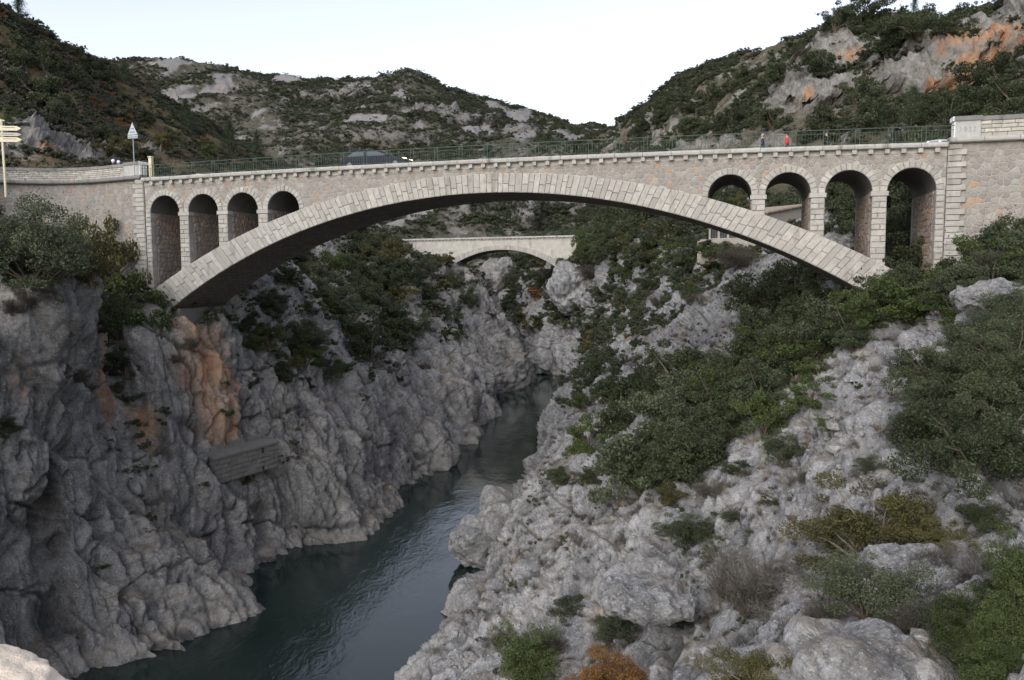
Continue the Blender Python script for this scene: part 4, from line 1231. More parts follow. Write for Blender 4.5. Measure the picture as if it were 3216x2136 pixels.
def brush(name, seed, mat, n=2600, h=1., spread=.9, w=.008):
    """dry twiggy brush: thin crossing stems"""
    rng = np.random.default_rng(seed); V = []
    an = rng.uniform(0, 6.283, n); el = rng.uniform(.25, 1.45, n); L = rng.uniform(.25, .6, n) * h
    base = rng.normal(size=(n, 3)) * np.array([.3, .3, 0]) * spread
    lev = rng.uniform(0, .75, n) ** 1.2
    d = np.stack([np.cos(an) * np.cos(el), np.sin(an) * np.cos(el), np.sin(el)], 1)
    p0 = base + d * (lev * h * .8)[:, None]; p0[:, 2] = np.maximum(p0[:, 2], 0)
    d2 = d + rng.normal(size=(n, 3)) * .35; d2 /= np.linalg.norm(d2, axis=1)[:, None]
    p1 = p0 + d2 * L[:, None] * .6
    s = np.cross(d2, rng.normal(size=(n, 3))); s /= np.linalg.norm(s, axis=1)[:, None]; s *= w
    V = np.stack([p0 - s, p0 + s, p1 + s * .3, p1 - s * .3], 1).reshape(-1, 3)
    return cards_mesh(name, V, np.clip(.5 + rng.normal(size=n) * .25, 0, 1), mat)
def tuft(name, seed, mat, n=60, h=.5, w=.014):
    rng = np.random.default_rng(seed)
    an = rng.uniform(0, 6.283, n); el = rng.uniform(.7, 1.5, n); L = rng.uniform(.4, 1, n) * h
    d = np.stack([np.cos(an) * np.cos(el), np.sin(an) * np.cos(el), np.sin(el)], 1)
    p0 = rng.normal(size=(n, 3)) * np.array([.12, .12, 0]); p1 = p0 + d * L[:, None]
    s = np.cross(d, rng.normal(size=(n, 3))); s /= np.linalg.norm(s, axis=1)[:, None]; s *= w
    V = np.stack([p0 - s, p0 + s, p1 + s * .2, p1 - s * .2], 1).reshape(-1, 3)
    return cards_mesh(name, V, np.clip(.5 + rng.normal(size=n) * .25, 0, 1), mat)

# prototypes: kind -> list of (crown mesh, trunk mesh); crown radius is about 1 and it stands on z = 0
PROTO = {}
def proto(kind, mat, bark, seeds, shape=(1, 1, .85), lod=(6500, .042), multi=3, clumps=34, open_=.5):
    PROTO[kind] = []
    for s in seeds:
        cm, tips = crown_round('crown', s, mat, clumps, lod[0], lod[1], shape, open_)
        PROTO[kind].append((cm, trunk_mesh('trunk', s, tips, bark, .06, multi)))
proto('oak', M['leaf_oak'], M['bark'], (1, 2, 3), (1, 1, .9), (9000, .036), 2, 40)
proto('grey', M['leaf_grey'], M['bark'], (4, 5), (1, 1, .85), (9000, .034), 3, 40)
proto('yellow', M['leaf_yellow'], M['twig'], (6, 7), (1, 1, .75), (8000, .032), 4, 36, .4)
proto('green', M['leaf_green'], M['bark'], (8, 9), (1, 1, .9), (8000, .036), 3, 34)
proto('rust', M['leaf_rust'], M['twig'], (10,), (1, 1, .7), (4500, .032), 5, 26, .35)
proto('olive', M['leaf_grey'], M['bark'], (11,), (1, 1, 1.0), (11000, .032), 2, 44)
def dry_bush(seed):
    """several loose sprays of bare twigs with a few dead leaves"""
    rng = np.random.default_rng(seed); V, T, tips = [], [], []
    for c in range(9):
        o = np.array([rng.normal() * .5, rng.normal() * .5, 0]); hgt = rng.uniform(.5, 1.15); n = 620
        lean = rng.normal(size=2) * .35
        an = rng.uniform(0, 6.283, n); u = rng.uniform(0, 1, n) ** .8; sp = .10 + .38 * u
        p0 = o + np.stack([np.cos(an) * sp * rng.uniform(.2, 1, n) + lean[0] * u, np.sin(an) * sp * rng.uniform(.2, 1, n) + lean[1] * u, u * hgt], 1)
        d = np.stack([np.cos(an) * .6, np.sin(an) * .6, rng.uniform(.2, 1., n)], 1) + rng.normal(size=(n, 3)) * .35; d /= np.linalg.norm(d, axis=1)[:, None]
        p1 = p0 + d * rng.uniform(.08, .26, n)[:, None]
        s_ = np.cross(d, rng.normal(size=(n, 3))); s_ /= np.linalg.norm(s_, axis=1)[:, None]; s_ *= .0065
        V.append(np.stack([p0 - s_, p0 + s_, p1 + s_ * .3, p1 - s_ * .3], 1).reshape(-1, 3)); T.append(np.clip(.5 + rng.uniform(-.2, .2) + rng.normal(size=n) * .2, 0, 1))
        m_ = 160; pl = p1[rng.choice(n, m_)]; V.append(leaf_cloud(pl, .02, rng)); T.append(np.clip(.75 + rng.normal(size=m_) * .2, 0, 1))
        tips += [tuple(p1[i]) for i in rng.choice(n, 3)]
    return cards_mesh('crown', np.concatenate(V), np.concatenate(T), M['leaf_dry']), trunk_mesh('trunk', seed, tips, M['twig'], .018, 7, 24)
PROTO['dry'] = [dry_bush(20), dry_bush(21), dry_bush(22)]
for kd, mt, bk, sds, shp, mul in (('oak', 'leaf_oak', 'bark', (61, 62), (1, 1, .85), 2), ('grey', 'leaf_grey', 'bark', (63, 64), (1, 1, .85), 3), ('yellow', 'leaf_yellow', 'twig', (65, 66), (1, 1, .75), 5), ('green', 'leaf_green', 'bark', (67, 68), (1, 1, .95), 3), ('rust', 'leaf_rust', 'twig', (69,), (1, 1, .7), 5)):
    PROTO['near_' + kd] = []
    for sd in sds:
        cm, tips = crown_round('crown', sd, M[mt], 60, 24000, .020 if kd != 'oak' else .022, shp, .42)
        PROTO['near_' + kd].append((cm, trunk_mesh('trunk', sd, tips, M[bk], .045, mul, 26)))
PROTO['near_olive'] = PROTO['near_grey']
PROTO['pine'] = []
for s in (40, 41):
    cm, tips = crown_pine('crown', s, M['leaf_pine']); PROTO['pine'].append((cm, pine_trunk('trunk', 2.6, M['bark'])))
PROTO['tall'] = []
for s in (44,):
    cm, tips = crown_round('crown', s, M['leaf_green'], 40, 8000, .036, (.62, .62, 1.25)); PROTO['tall'].append((cm, trunk_mesh('trunk', s, tips, M['bark'], .05, 1)))

KIND_WORDS = dict(oak=('evergreen_shrub', 'dark evergreen shrub', 'shrub'), grey=('grey_green_shrub', 'grey-green shrub', 'shrub'), yellow=('yellowing_shrub', 'yellow-green autumn shrub', 'shrub'),
                  green=('leafy_shrub', 'bright green leafy shrub', 'shrub'), rust=('rusty_shrub', 'rust-orange autumn shrub', 'shrub'), olive=('grey_green_shrub', 'large grey-green shrub', 'shrub'),
                  dry=('dry_brush', 'dry brown twiggy brush', 'brush'), pine=('pine_tree', 'dark pine tree', 'tree'), tall=('upright_tree', 'upright bright green tree', 'tree'))
ORD = ['first', 'second', 'third', 'fourth', 'fifth', 'sixth', 'seventh', 'eighth', 'ninth', 'tenth', 'eleventh', 'twelfth', '13th', '14th', '15th', '16th', '17th', '18th', '19th', '20th'] + ['%d%s' % (i, {1: 'st', 2: 'nd', 3: 'rd'}.get(i % 10, 'th')) for i in range(21, 60)]
PLANTS = []
def plant_at(kind, loc, r, name=None, label=None, cat=None, group=None, hz=1., trunk=True, rng=random):
    nm, w, c = KIND_WORDS[kind]
    pk = 'near_' + kind if 'near_' + kind in PROTO and (loc[1] < 36 or kind == 'olive') else kind
    cm, tm = PROTO[pk][rng.randrange(len(PROTO[pk]))]
    root = bpy.data.objects.new(name or nm, None); COL.objects.link(root); root.empty_display_size = .2
    root.location = loc; root.rotation_euler = (rng.uniform(-.06, .06), rng.uniform(-.06, .06), rng.uniform(0, 6.28)); root.scale = (r, r * rng.uniform(.85, 1.15), r * hz)
    o = bpy.data.objects.new('crown', cm); COL.objects.link(o); o.parent = root
    if trunk: o = bpy.data.objects.new('trunk', tm); COL.objects.link(o); o.parent = root
    tag(root, label, cat or c, group)
    return root
def plants(zone, rows, which, group):
    """rows: (px, py of the foot, width in photo px, kind[, height factor])"""
    for row in rows:
        px, py, w, kind = row[:4]
        h = ground(px, py, which)
        if h is None: continue
        loc = h[0]; dist = (loc.y * math.cos(PITCH) - loc.z * math.sin(PITCH))
        r = w * KPX / 2453 * dist / 2 * (1.2 if kind != 'pine' else 1.7)
        o = plant_at(kind, loc - Vector((0, 0, r * .12)), r * .95, None, None, None, group, row[4] if len(row) > 4 else 1.)
        PLANTS.append((o, zone, kind, px))
def label_plants():
    from collections import defaultdict
    D = defaultdict(list)
    for o, z, k, px in PLANTS: D[(KIND_WORDS[k][1], z)].append((px, o))
    for (w, z), L in D.items():
        L.sort(key=lambda t: t[0])
        for i, (px, o) in enumerate(L):
            o['label'] = f'{w} {z}' if len(L) == 1 else f'{w} {z}, {ORD[i]} from the left'

plants('at the cliff edge below the curving wall', [(92, 645, 230, 'olive', 1.05), (78, 520, 120, 'green'), (15, 560, 110, 'grey'), (150, 640, 110, 'grey'), (40, 640, 130, 'oak')], ('left',), 'shrubs on the near cliff top')
plants('in the gully beside the abutment', [(250, 665, 165, 'yellow', 1.6), (268, 775, 160, 'green', 1.3), (222, 760, 110, 'oak', 1.3), (300, 705, 80, 'oak', 1.3), (215, 660, 80, 'yellow', 1.5), (285, 640, 80, 'green', 1.3)], ('left',), 'shrubs in the gully')
plants('clinging to the cliff face', [(292, 858, 110, 'oak', .8), (8, 1000, 60, 'oak', .9), (430, 800, 40, 'dry'), (400, 835, 36, 'dry'), (270, 905, 40, 'grey', .7), (300, 925, 36, 'oak', .6), (170, 880, 50, 'dry'), (150, 860, 40, 'grey', .7), (235, 1310, 26, 'green', .6), (565, 1115, 26, 'yellow', .6), (90, 700, 70, 'dry'), (30, 720, 60, 'dry')], ('left',), 'shrubs on the cliff face')
plants('on the bank beyond the arch', [
    (695, 800, 84, 'oak'), (605, 790, 60, 'oak'), (652, 875, 56, 'oak'), (573, 760, 60, 'oak'), (577, 890, 44, 'oak'), (745, 690, 90, 'grey'), (665, 655, 62, 'oak'), (712, 895, 36, 'oak'), (762, 870, 40, 'grey'), (800, 745, 112, 'grey'),
    (842, 700, 80, 'oak'), (852, 835, 104, 'oak'), (826, 660, 62, 'oak', 1.4), (852, 605, 60, 'oak', 1.2), (875, 610, 58, 'yellow', 1.2), (908, 602, 74, 'yellow'), (932, 695, 70, 'yellow'), (898, 668, 72, 'oak'), (944, 650, 84, 'oak'), (978, 705, 60, 'grey'),
    (890, 755, 92, 'oak'), (962, 765, 60, 'grey'), (1018, 612, 66, 'yellow', .8), (1058, 665, 40, 'oak', 1.4), (1086, 705, 45, 'oak', 1.4), (720, 640, 70, 'yellow'), (770, 640, 80, 'green'), (690, 605, 60, 'oak'), (905, 790, 60, 'oak'), (820, 790, 70, 'oak'), (990, 640, 46, 'grey'), (785, 860, 50, 'green', .8), (640, 720, 50, 'grey'), (560, 800, 40, 'green'), (1040, 640, 36, 'dry'), (975, 850, 30, 'dry'), (920, 880, 26, 'yellow', .7)],
       ('left',), 'shrubs on the bank beyond the arch')
plants('on the slope above the narrow gorge', [
    (1420, 585, 92, 'oak'), (1482, 605, 92, 'oak'), (1530, 565, 84, 'grey'), (1600, 605, 84, 'oak'), (1450, 655, 60, 'green'), (1402, 695, 50, 'oak'), (1500, 665, 60, 'oak'), (1562, 645, 70, 'grey'), (1602, 655, 56, 'rust', .6), (1652, 630, 72, 'green'),
    (1622, 700, 60, 'dry'), (1705, 612, 80, 'dry'), (1580, 510, 100, 'oak'), (1492, 525, 104, 'oak'), (1402, 545, 92, 'oak'), (1422, 745, 34, 'oak'), (1412, 765, 28, 'oak', 1.3), (1472, 705, 50, 'grey'), (1532, 705, 44, 'dry'), (1242, 655, 40, 'grey'),
    (1190, 685, 32, 'oak', 1.5), (1136, 665, 26, 'oak', 1.5), (1162, 605, 60, 'oak'), (1212, 605, 60, 'oak'), (1112, 645, 44, 'oak'), (1292, 680, 44, 'rust'), (1360, 640, 50, 'dry'), (1440, 700, 50, 'oak'), (1550, 600, 60, 'green'), (1660, 570, 60, 'green'), (1375, 575, 60, 'grey'), (1480, 760, 36, 'dry'), (1590, 690, 50, 'green'), (1690, 680, 50, 'oak')],
       ('right',), 'shrubs on the slope above the gorge')
plants('in the thicket below the bridge', [
    (1785, 715, 140, 'oak'), (1855, 690, 150, 'oak'), (1560, 890, 130, 'oak'), (1762, 810, 140, 'grey'), (1890, 805, 150, 'grey'), (1832, 870, 130, 'green'), (1962, 790, 122, 'green'),
    (1522, 980, 170, 'grey'), (1592, 1010, 150, 'grey'), (1440, 1000, 110, 'oak'), (1482, 1145, 190, 'grey'), (1562, 1100, 150, 'oak'), (1602, 1060, 92, 'green'), (1540, 1160, 80, 'yellow', .8), (1350, 1045, 90, 'green', 1.2), (1362, 1115, 60, 'oak'), (1300, 1115, 70, 'oak', .8),
    (1346, 945, 50, 'green'), (1332, 905, 40, 'green'), (1762, 1000, 122, 'green'), (1682, 935, 100, 'oak'), (1420, 930, 90, 'oak'), (1700, 860, 110, 'oak'), (1800, 780, 100, 'oak'), (1900, 740, 110, 'oak'), (1740, 900, 90, 'yellow'), (1860, 930, 90, 'green', .8)],
       ('right',), 'shrubs in the thicket')
plants('on the rocky slope', [(1592, 1235, 110, 'oak', .8), (1802, 1065, 110, 'grey', .7), (1650, 1140, 70, 'dry'), (1900, 1000, 70, 'green', .7), (1690, 1200, 50, 'grey', .7), (1850, 1110, 50, 'dry'), (1640, 1290, 60, 'grey', .6), (1340, 1260, 44, 'dry'), (1700, 1090, 60, 'oak', .7), (1440, 1250, 40, 'dry'), (1780, 1160, 50, 'oak', .6), (2010, 1080, 60, 'grey', .7)], ('right',), 'bushes on the rocky slope')
plants('at the foot of the abutment', [
    (2052, 690, 150, 'oak'), (2150, 650, 150, 'oak'), (2272, 590, 200, 'grey', 1.4), (2335, 540, 180, 'oak', 1.6), (2225, 560, 100, 'dry', 1.6), (2242, 650, 140, 'oak'), (2112, 745, 160, 'green'), (1992, 745, 110, 'green'), (2192, 735, 110, 'green', .8), (2300, 650, 120, 'dry'), (2080, 610, 80, 'oak'), (2240, 560, 90, 'dry', 1.3), (2350, 610, 110, 'oak')], ('right',), 'shrubs at the foot of the abutment')
plants('in the right foreground', [
    (2240, 1085, 300, 'oak', .95), (2345, 930, 190, 'oak', 1.), (2345, 730, 100, 'oak'), (2150, 930, 100, 'grey', .8), (2130, 1000, 120, 'grey', .8), (2020, 1290, 310, 'yellow', .85), (2160, 1280, 150, 'yellow', .8), (2000, 1430, 220, 'grey', .9), (1730, 1405, 190, 'dry'), (2340, 1460, 200, 'green', 1.3), (2230, 1520, 150, 'oak', 1.), (2300, 1600, 180, 'green', .9),
    (1200, 1575, 150, 'green', 1.), (1400, 1610, 170, 'rust', 1.0), (1755, 1620, 210, 'yellow', .8), (1420, 1480, 110, 'grey', .9), (1330, 1410, 100, 'oak', .5), (1150, 1490, 60, 'dry'), (2170, 1340, 130, 'dry'), (1880, 1450, 140, 'dry'), (1560, 1430, 70, 'grey', .6), (2110, 1450, 110, 'dry'), (2290, 1210, 110, 'oak', .7), (1260, 1500, 70, 'dry')], ('right',), 'bushes in the foreground')


def thicket(poly, n, w0, w1, kinds, label, which, group, seed, hz=(.85, 1.2)):
    """fill a patch (outlined on the photo) with shrubs that merge into one another"""
    rr = random.Random(seed); xs = [p[0] for p in poly]; ys = [p[1] for p in poly]; k = 0; tries = 0
    while k < n and tries < n * 40:
        tries += 1
        x, y = rr.uniform(min(xs), max(xs)), rr.uniform(min(ys), max(ys)); ins = False
        for i in range(len(poly)):
            (x0, y0), (x1, y1) = poly[i - 1], poly[i]
            if (y0 > y) != (y1 > y) and x < (x1 - x0) * (y - y0) / (y1 - y0) + x0: ins = not ins
        if not ins: continue
        h = ground(x, y, which)
        if h is None: continue
        loc = h[0]; dist = loc.y * math.cos(PITCH) - loc.z * math.sin(PITCH); r = rr.uniform(w0, w1) * KPX / 2453 * dist / 2
        kind = rr.choice(kinds)
        plant_at(kind, loc - Vector((0, 0, r * .12)), r, None, f'{KIND_WORDS[kind][1]} merged into {label}', None, group + ', ' + KIND_WORDS[kind][1], rr.uniform(*hz), True, rr); k += 1
OKG = ['oak'] * 5 + ['grey'] * 2 + ['green']
thicket([(1430, 950), (1500, 900), (1640, 850), (1730, 770), (1830, 700), (1930, 680), (2030, 700), (2040, 780), (1900, 870), (1740, 960), (1640, 1060), (1560, 1150), (1440, 1130), (1400, 1000)], 75, 70, 130, OKG, 'the dense thicket below the bridge', ('right',), 'thicket below the bridge', 1)
thicket([(545, 720), (640, 640), (760, 580), (920, 560), (1000, 640), (960, 770), (880, 830), (760, 880), (640, 880)], 20, 44, 80, OKG + ['yellow'], 'the scrub on the bank under the arch', ('left',), 'scrub under the arch', 2)
thicket([(1330, 530), (1480, 480), (1680, 490), (1780, 590), (1660, 620), (1500, 630), (1390, 640)], 44, 44, 84, OKG + ['oak', 'yellow'], 'the scrub above the narrow gorge', ('right',), 'scrub above the gorge', 3)
thicket([(2000, 660), (2120, 600), (2361, 520), (2361, 660), (2200, 730), (2030, 770)], 34, 80, 140, OKG, 'the bushes around the abutment foot', ('right',), 'bushes around the abutment', 4)
thicket([(2120, 900), (2361, 780), (2361, 1080), (2200, 1080), (2110, 1000)], 14, 110, 180, ['oak', 'oak', 'grey'], 'the big dark bush at the side of the slope', ('right',), 'dark bush at the side', 5)
thicket([(2200, 1480), (2361, 1330), (2361, 1600), (2220, 1600)], 8, 110, 170, ['green', 'green', 'oak'], 'the green bush in the lower corner', ('right',), 'green corner bush', 6, (.9, 1.3))
thicket([(1080, 600), (1240, 590), (1260, 640), (1120, 680)], 7, 30, 50, OKG, 'the scrub under the far bridge', ('right', 'left'), 'scrub under the far bridge', 7)
thicket([(1960, 440), (2100, 400), (2100, 560), (1980, 590)], 16, 60, 100, OKG, 'the trees around the stone house', ('right', 'hright'), 'trees around the house', 8)

# trees seen through the side arches and behind the railing on the right
rt = random.Random(12)
for k in range(46):
    px = rt.uniform(1780, 2330); Y = rt.uniform(62, 100)
    if px < 1975 and Y < 96: px = rt.uniform(1980, 2330)
    p = aty(px, 450, Y); z = ground_z(p[0], p[1], ('right', 'hright'))
    if z is None: z = 0.
    PL_ = plant_at('oak' if rt.random() < .8 else 'grey', (p[0], p[1], z - .3), rt.uniform(2.2, 3.8), None, None, None, 'evergreens behind the side arches', rt.uniform(1., 1.5), True, rt)
    if k: PL_['label'] = 'tree in the dark wood seen through the tall side arches'
    else: PL_['label'] = 'tree in the dark wood seen through the tall side arches'

# skyline and hillside trees that stand out singly
plants('standing alone on the skyline', [(44, 72, 44, 'pine', 1.0), (146, 122, 14, 'pine', .8), (196, 160, 22, 'pine', .6), (1902, 70, 26, 'oak'), (2106, 42, 26, 'pine', .9), (374, 138, 10, 'oak'), (545, 161, 12, 'oak'), (1575, 190, 20, 'oak'), (1690, 135, 22, 'oak')], ('hleft', 'hright', 'far'), 'skyline trees')
plants('on the slope above the road', [(290, 195, 38, 'pine', .75), (225, 185, 60, 'oak', 1.2), (90, 245, 110, 'oak'), (330, 285, 44, 'oak'), (435, 310, 36, 'pine', 1.1), (530, 360, 40, 'pine', 1.), (596, 362, 30, 'pine', .9), (365, 345, 60, 'yellow'), (300, 350, 60, 'yellow'), (250, 330, 60, 'oak'), (280, 300, 50, 'rust'), (465, 340, 34, 'yellow'), (400, 330, 44, 'green'), (30, 300, 50, 'green'), (150, 190, 70, 'oak'), (60, 150, 90, 'oak'), (220, 250, 60, 'rust', .8), (130, 290, 70, 'grey'), (240, 355, 50, 'yellow'), (340, 365, 36, 'oak'), (480, 365, 40, 'green')], ('hleft',), 'shrubs on the slope above the road')
plants('on the wooded hill', [(2050, 105, 90, 'oak'), (2120, 80, 100, 'oak'), (1990, 55, 90, 'oak'), (1930, 66, 70, 'oak'), (2190, 75, 90, 'oak'), (1880, 175, 80, 'oak'), (1800, 190, 70, 'oak'), (1700, 200, 60, 'oak'), (1980, 240, 90, 'oak'), (2060, 130, 80, 'oak'), (2040, 290, 110, 'grey'), (1900, 310, 90, 'oak'), (1780, 300, 80, 'oak'), (2300, 200, 110, 'oak'), (2340, 260, 120, 'oak'), (2250, 280, 120, 'oak'), (2180, 290, 110, 'oak'), (1640, 240, 60, 'oak'), (1580, 260, 60, 'oak'), (2100, 300, 50, 'pine', 1.), (2030, 310, 40, 'pine', 1.), (1690, 300, 70, 'oak'), (1600, 310, 60, 'oak'), (1520, 290, 50, 'oak'), (1480, 310, 50, 'oak')], ('hright',), 'evergreens on the wooded hill')
for px, py, Y, w, kind, hz in ((1345, 612, 167, 74, 'tall', 1.3), (1318, 622, 166.5, 56, 'oak', 1.1), (1368, 600, 166, 70, 'oak', 1.1), (1332, 640, 165, 60, 'oak', .9), (1395, 590, 165, 70, 'grey', 1.), (1385, 620, 164, 70, 'oak', 1.)):
    p = aty(px, py, Y); o = plant_at(kind, (p[0], p[1], p[2] - .8), w * KPX / 2453 * Y / 2, None, None, None, 'trees by the far bridge', hz); PLANTS.append((o, 'beside the end of the far bridge', kind, px))
for px, py, Y, w, kind, hz in ((900, 592, 184, 80, 'oak', 1.), (878, 590, 180, 80, 'yellow', 1.), (925, 600, 180, 60, 'oak', .8), (860, 600, 176, 90, 'oak', 1.)):
    p = aty(px, py, Y); o = plant_at(kind, (p[0], p[1], p[2] - .8), w * KPX / 2453 * Y / 2, None, None, None, 'trees by the far bridge', hz); PLANTS.append((o, 'hiding the near end of the far bridge', kind, px))
for px, py, Y, w, kind, hz in ((2022, 735, 45.6, 110, 'green', 1.), (2030, 690, 45.3, 120, 'oak', 1.1), (2078, 672, 45., 130, 'oak', 1.1), (2062, 715, 45, 140, 'oak', 1.), (2105, 690, 44.5, 120, 'oak', 1.1), (2040, 760, 44, 120, 'green', .9)):
    p = aty(px, py, Y); o = plant_at(kind, (p[0], p[1], p[2] - .8), w * KPX / 2453 * Y / 2, None, None, None, 'shrubs at the foot of the arch', hz); PLANTS.append((o, 'hiding the foot of the big arch', kind, px))
for px, py, Y, w, kind, hz in ((1642, 590, 86, 60, 'green', .9), (1690, 586, 86, 70, 'oak', .8), (1735, 582, 85, 60, 'yellow', .8), (1622, 575, 86.5, 50, 'oak', 1.), (1668, 575, 87, 44, 'grey', .8)):
    p = aty(px, py, Y); o = plant_at(kind, (p[0], p[1], p[2] - .5), w * KPX / 2453 * Y / 2, None, None, None, 'bushes by the low building', hz); PLANTS.append((o, 'in front of the low stone building', kind, px))
label_plants()

# ---------------------------------------------------------------- scrub that nobody could count: instanced over the hills and ledges
LOW = bpy.data.collections.new('scrub_kinds')
def low_kind(mat, seed, leaves=420, size=.13, shape=(1, 1, .75), fn=None):
    me = fn if fn else crown_round('scrub', seed, mat, 12, leaves, size, shape)[0]
    return me
def scrub(name, P, S, meshes, label, weights=None, seed=0):
    """points P with sizes S, each carrying one of the meshes"""
    coll = bpy.data.collections.new(name + '_kinds')
    for i, m_ in enumerate(meshes):
        o = bpy.data.objects.new(f'{name}_{i}', m_); coll.objects.link(o)
    rng = np.random.default_rng(seed)
    me = bpy.data.meshes.new(name); me.vertices.add(len(P)); me.vertices.foreach_set('co', np.asarray(P, np.float32).ravel()); me.update()
    a = me.attributes.new('size', 'FLOAT', 'POINT'); a.data.foreach_set('value', np.asarray(S, np.float32))
    a = me.attributes.new('turn', 'FLOAT_VECTOR', 'POINT'); t = np.zeros((len(P), 3), np.float32); t[:, 2] = rng.uniform(0, 6.28, len(P)); a.data.foreach_set('vector', t.ravel())
    a = me.attributes.new('which', 'INT', 'POINT'); a.data.foreach_set('value', rng.choice(len(meshes), len(P), p=weights).astype(np.int32))
    o = link_mesh(name, me)
    tag(o, label, None, None, 'stuff')
    g = bpy.data.node_groups.new(name, 'GeometryNodeTree')
    g.interface.new_socket('Geometry', in_out='INPUT', socket_type='NodeSocketGeometry'); g.interface.new_socket('Geometry', in_out='OUTPUT', socket_type='NodeSocketGeometry')
    N = g.nodes; gi = N.new('NodeGroupInput'); go = N.new('NodeGroupOutput')
    ci = N.new('GeometryNodeCollectionInfo'); ci.inputs['Collection'].default_value = coll; ci.inputs['Separate Children'].default_value = True; ci.inputs['Reset Children'].default_value = True
    ip = N.new('GeometryNodeInstanceOnPoints'); ip.inputs['Pick Instance'].default_value = True
    def at(nm, typ):
        q = N.new('GeometryNodeInputNamedAttribute'); q.data_type = typ; q.inputs['Name'].default_value = nm; return [x for x in q.outputs if x.enabled][0]
    g.links.new(gi.outputs[0], ip.inputs['Points']); g.links.new(ci.outputs[0], ip.inputs['Instance'])
    g.links.new(at('which', 'INT'), ip.inputs['Instance Index']); g.links.new(at('turn', 'FLOAT_VECTOR'), ip.inputs['Rotation']); g.links.new(at('size', 'FLOAT'), ip.inputs['Scale'])
    g.links.new(ip.outputs[0], go.inputs[0])
    md = o.modifiers.new('scatter', 'NODES'); md.node_group = g
    return o
def pick(G, n, dens, seed, vlim=(0, 1), ulim=(0, 1)):
    """n places on a ground grid, with a density function of the position"""
    rng = np.random.default_rng(seed); a, b = G.shape[:2]
    cell = np.linalg.norm(np.cross(G[1:, :-1] - G[:-1, :-1], G[:-1, 1:] - G[:-1, :-1]), axis=2)
    P = G[:-1, :-1].reshape(-1, 3)
    w = cell.ravel() * dens(P)
    v = np.tile(np.linspace(0, 1, b - 1)[None], (a - 1, 1)).ravel(); w *= (v >= vlim[0]) & (v <= vlim[1])
    w = np.clip(w, 0, None); w /= w.sum()
    k = rng.choice(len(P), n, p=w)
    i, j = np.divmod(k, b - 1)
    u, t = rng.random(n)[:, None], rng.random(n)[:, None]
    return G[i, j] * (1 - u) * (1 - t) + G[i + 1, j] * u * (1 - t) + G[i, j + 1] * (1 - u) * t + G[i + 1, j + 1] * u * t, k
lo = dict(scr=[low_kind(M['leaf_scrub'], 121, 420, .12), low_kind(M['leaf_scrub'], 122, 420, .12), low_kind(M['leaf_scrub'], 123, 500, .11, (1, 1, .55))], oak=[low_kind(M['leaf_oak'], 101), low_kind(M['leaf_oak'], 102)], grey=[low_kind(M['leaf_grey'], 103)], yel=[low_kind(M['leaf_yellow'], 104)], rust=[low_kind(M['leaf_rust'], 105)], green=[low_kind(M['leaf_pine'], 106), low_kind(M['leaf_pine'], 109)], dry=[low_kind(M['leaf_dry'], 107)],
          hi=[crown_round('scrub', 110, M['leaf_oak'], 22, 1500, .075)[0], crown_round('scrub', 111, M['leaf_scrub'], 22, 1500, .075)[0], crown_round('scrub', 112, M['leaf_grey'], 22, 1500, .075)[0]])
rngv = np.random.default_rng(77)
# far hill
_tf = TF.reshape(GF.shape[0], GF.shape[1], 3)[:-1, :-1, 2].ravel()
_tg = TF.reshape(GF.shape[0], GF.shape[1], 3)[:-1, :-1, 1].ravel()
def df(P):
    return np.clip(.6 + 1.0 * fbm(P / 40 + 5, 4), 0.06, 1) * (1 - .97 * np.clip(_tf * 1.5, 0, 1)) * (1 - .75 * np.clip(_tg * 1.3, 0, 1))
P, k = pick(GF, 46000, df, 1, (0, .80)); S = rngv.uniform(.6, 1.9, len(P)) * (1 + .8 * (rngv.random(len(P)) < .1)); P[:, 2] -= S * .25
scrub('hillside_scrub', P, S, lo['scr'] + lo['oak'] + lo['green'] + lo['dry'] + lo['grey'], 'evergreen scrub dotted over the far scree-streaked hill', [.17, .17, .17, .07, .07, .08, .08, .1, .09], 1)
# left hill
_gl = THL.reshape(GHL.shape[0], GHL.shape[1], 3)[:-1, :-1, 1].ravel()
def dl(P): return np.clip(.5 + .8 * fbm(P / 14 + 9, 3), .05, 1) * (1 - .93 * np.clip(_gl * 1.3, 0, 1))
P, k = pick(GHL, 9000, dl, 2, (0, .78)); S = rngv.uniform(.35, 1.1, len(P)); P[:, 2] -= S * .2
scrub('hillside_scrub', P, S, lo['scr'][:2] + lo['yel'] + lo['rust'] + lo['dry'] + lo['green'] + lo['grey'], 'brown and green autumn scrub covering the slope above the road', [.2, .2, .08, .015, .245, .09, .09, .08], 2)
# right hill
_gr = THR.reshape(GHR.shape[0], GHR.shape[1], 3)[:-1, :-1, 1].ravel()
def dr(P): return np.clip(.35 + 1.2 * fbm(P / 22 + 2, 3), .03, 1) * (1 - .95 * np.clip(_gr * 1.3, 0, 1))
P, k = pick(GHR, 11000, dr, 3, (0, .80)); S = rngv.uniform(.45, 1.7, len(P)); P[:, 2] -= S * .2
scrub('hillside_scrub', P, S, lo['hi'] + lo['dry'] + lo['green'], 'dense evergreen scrub covering the steep wooded hill', [.32, .32, .13, .11, .06, .06], 3)
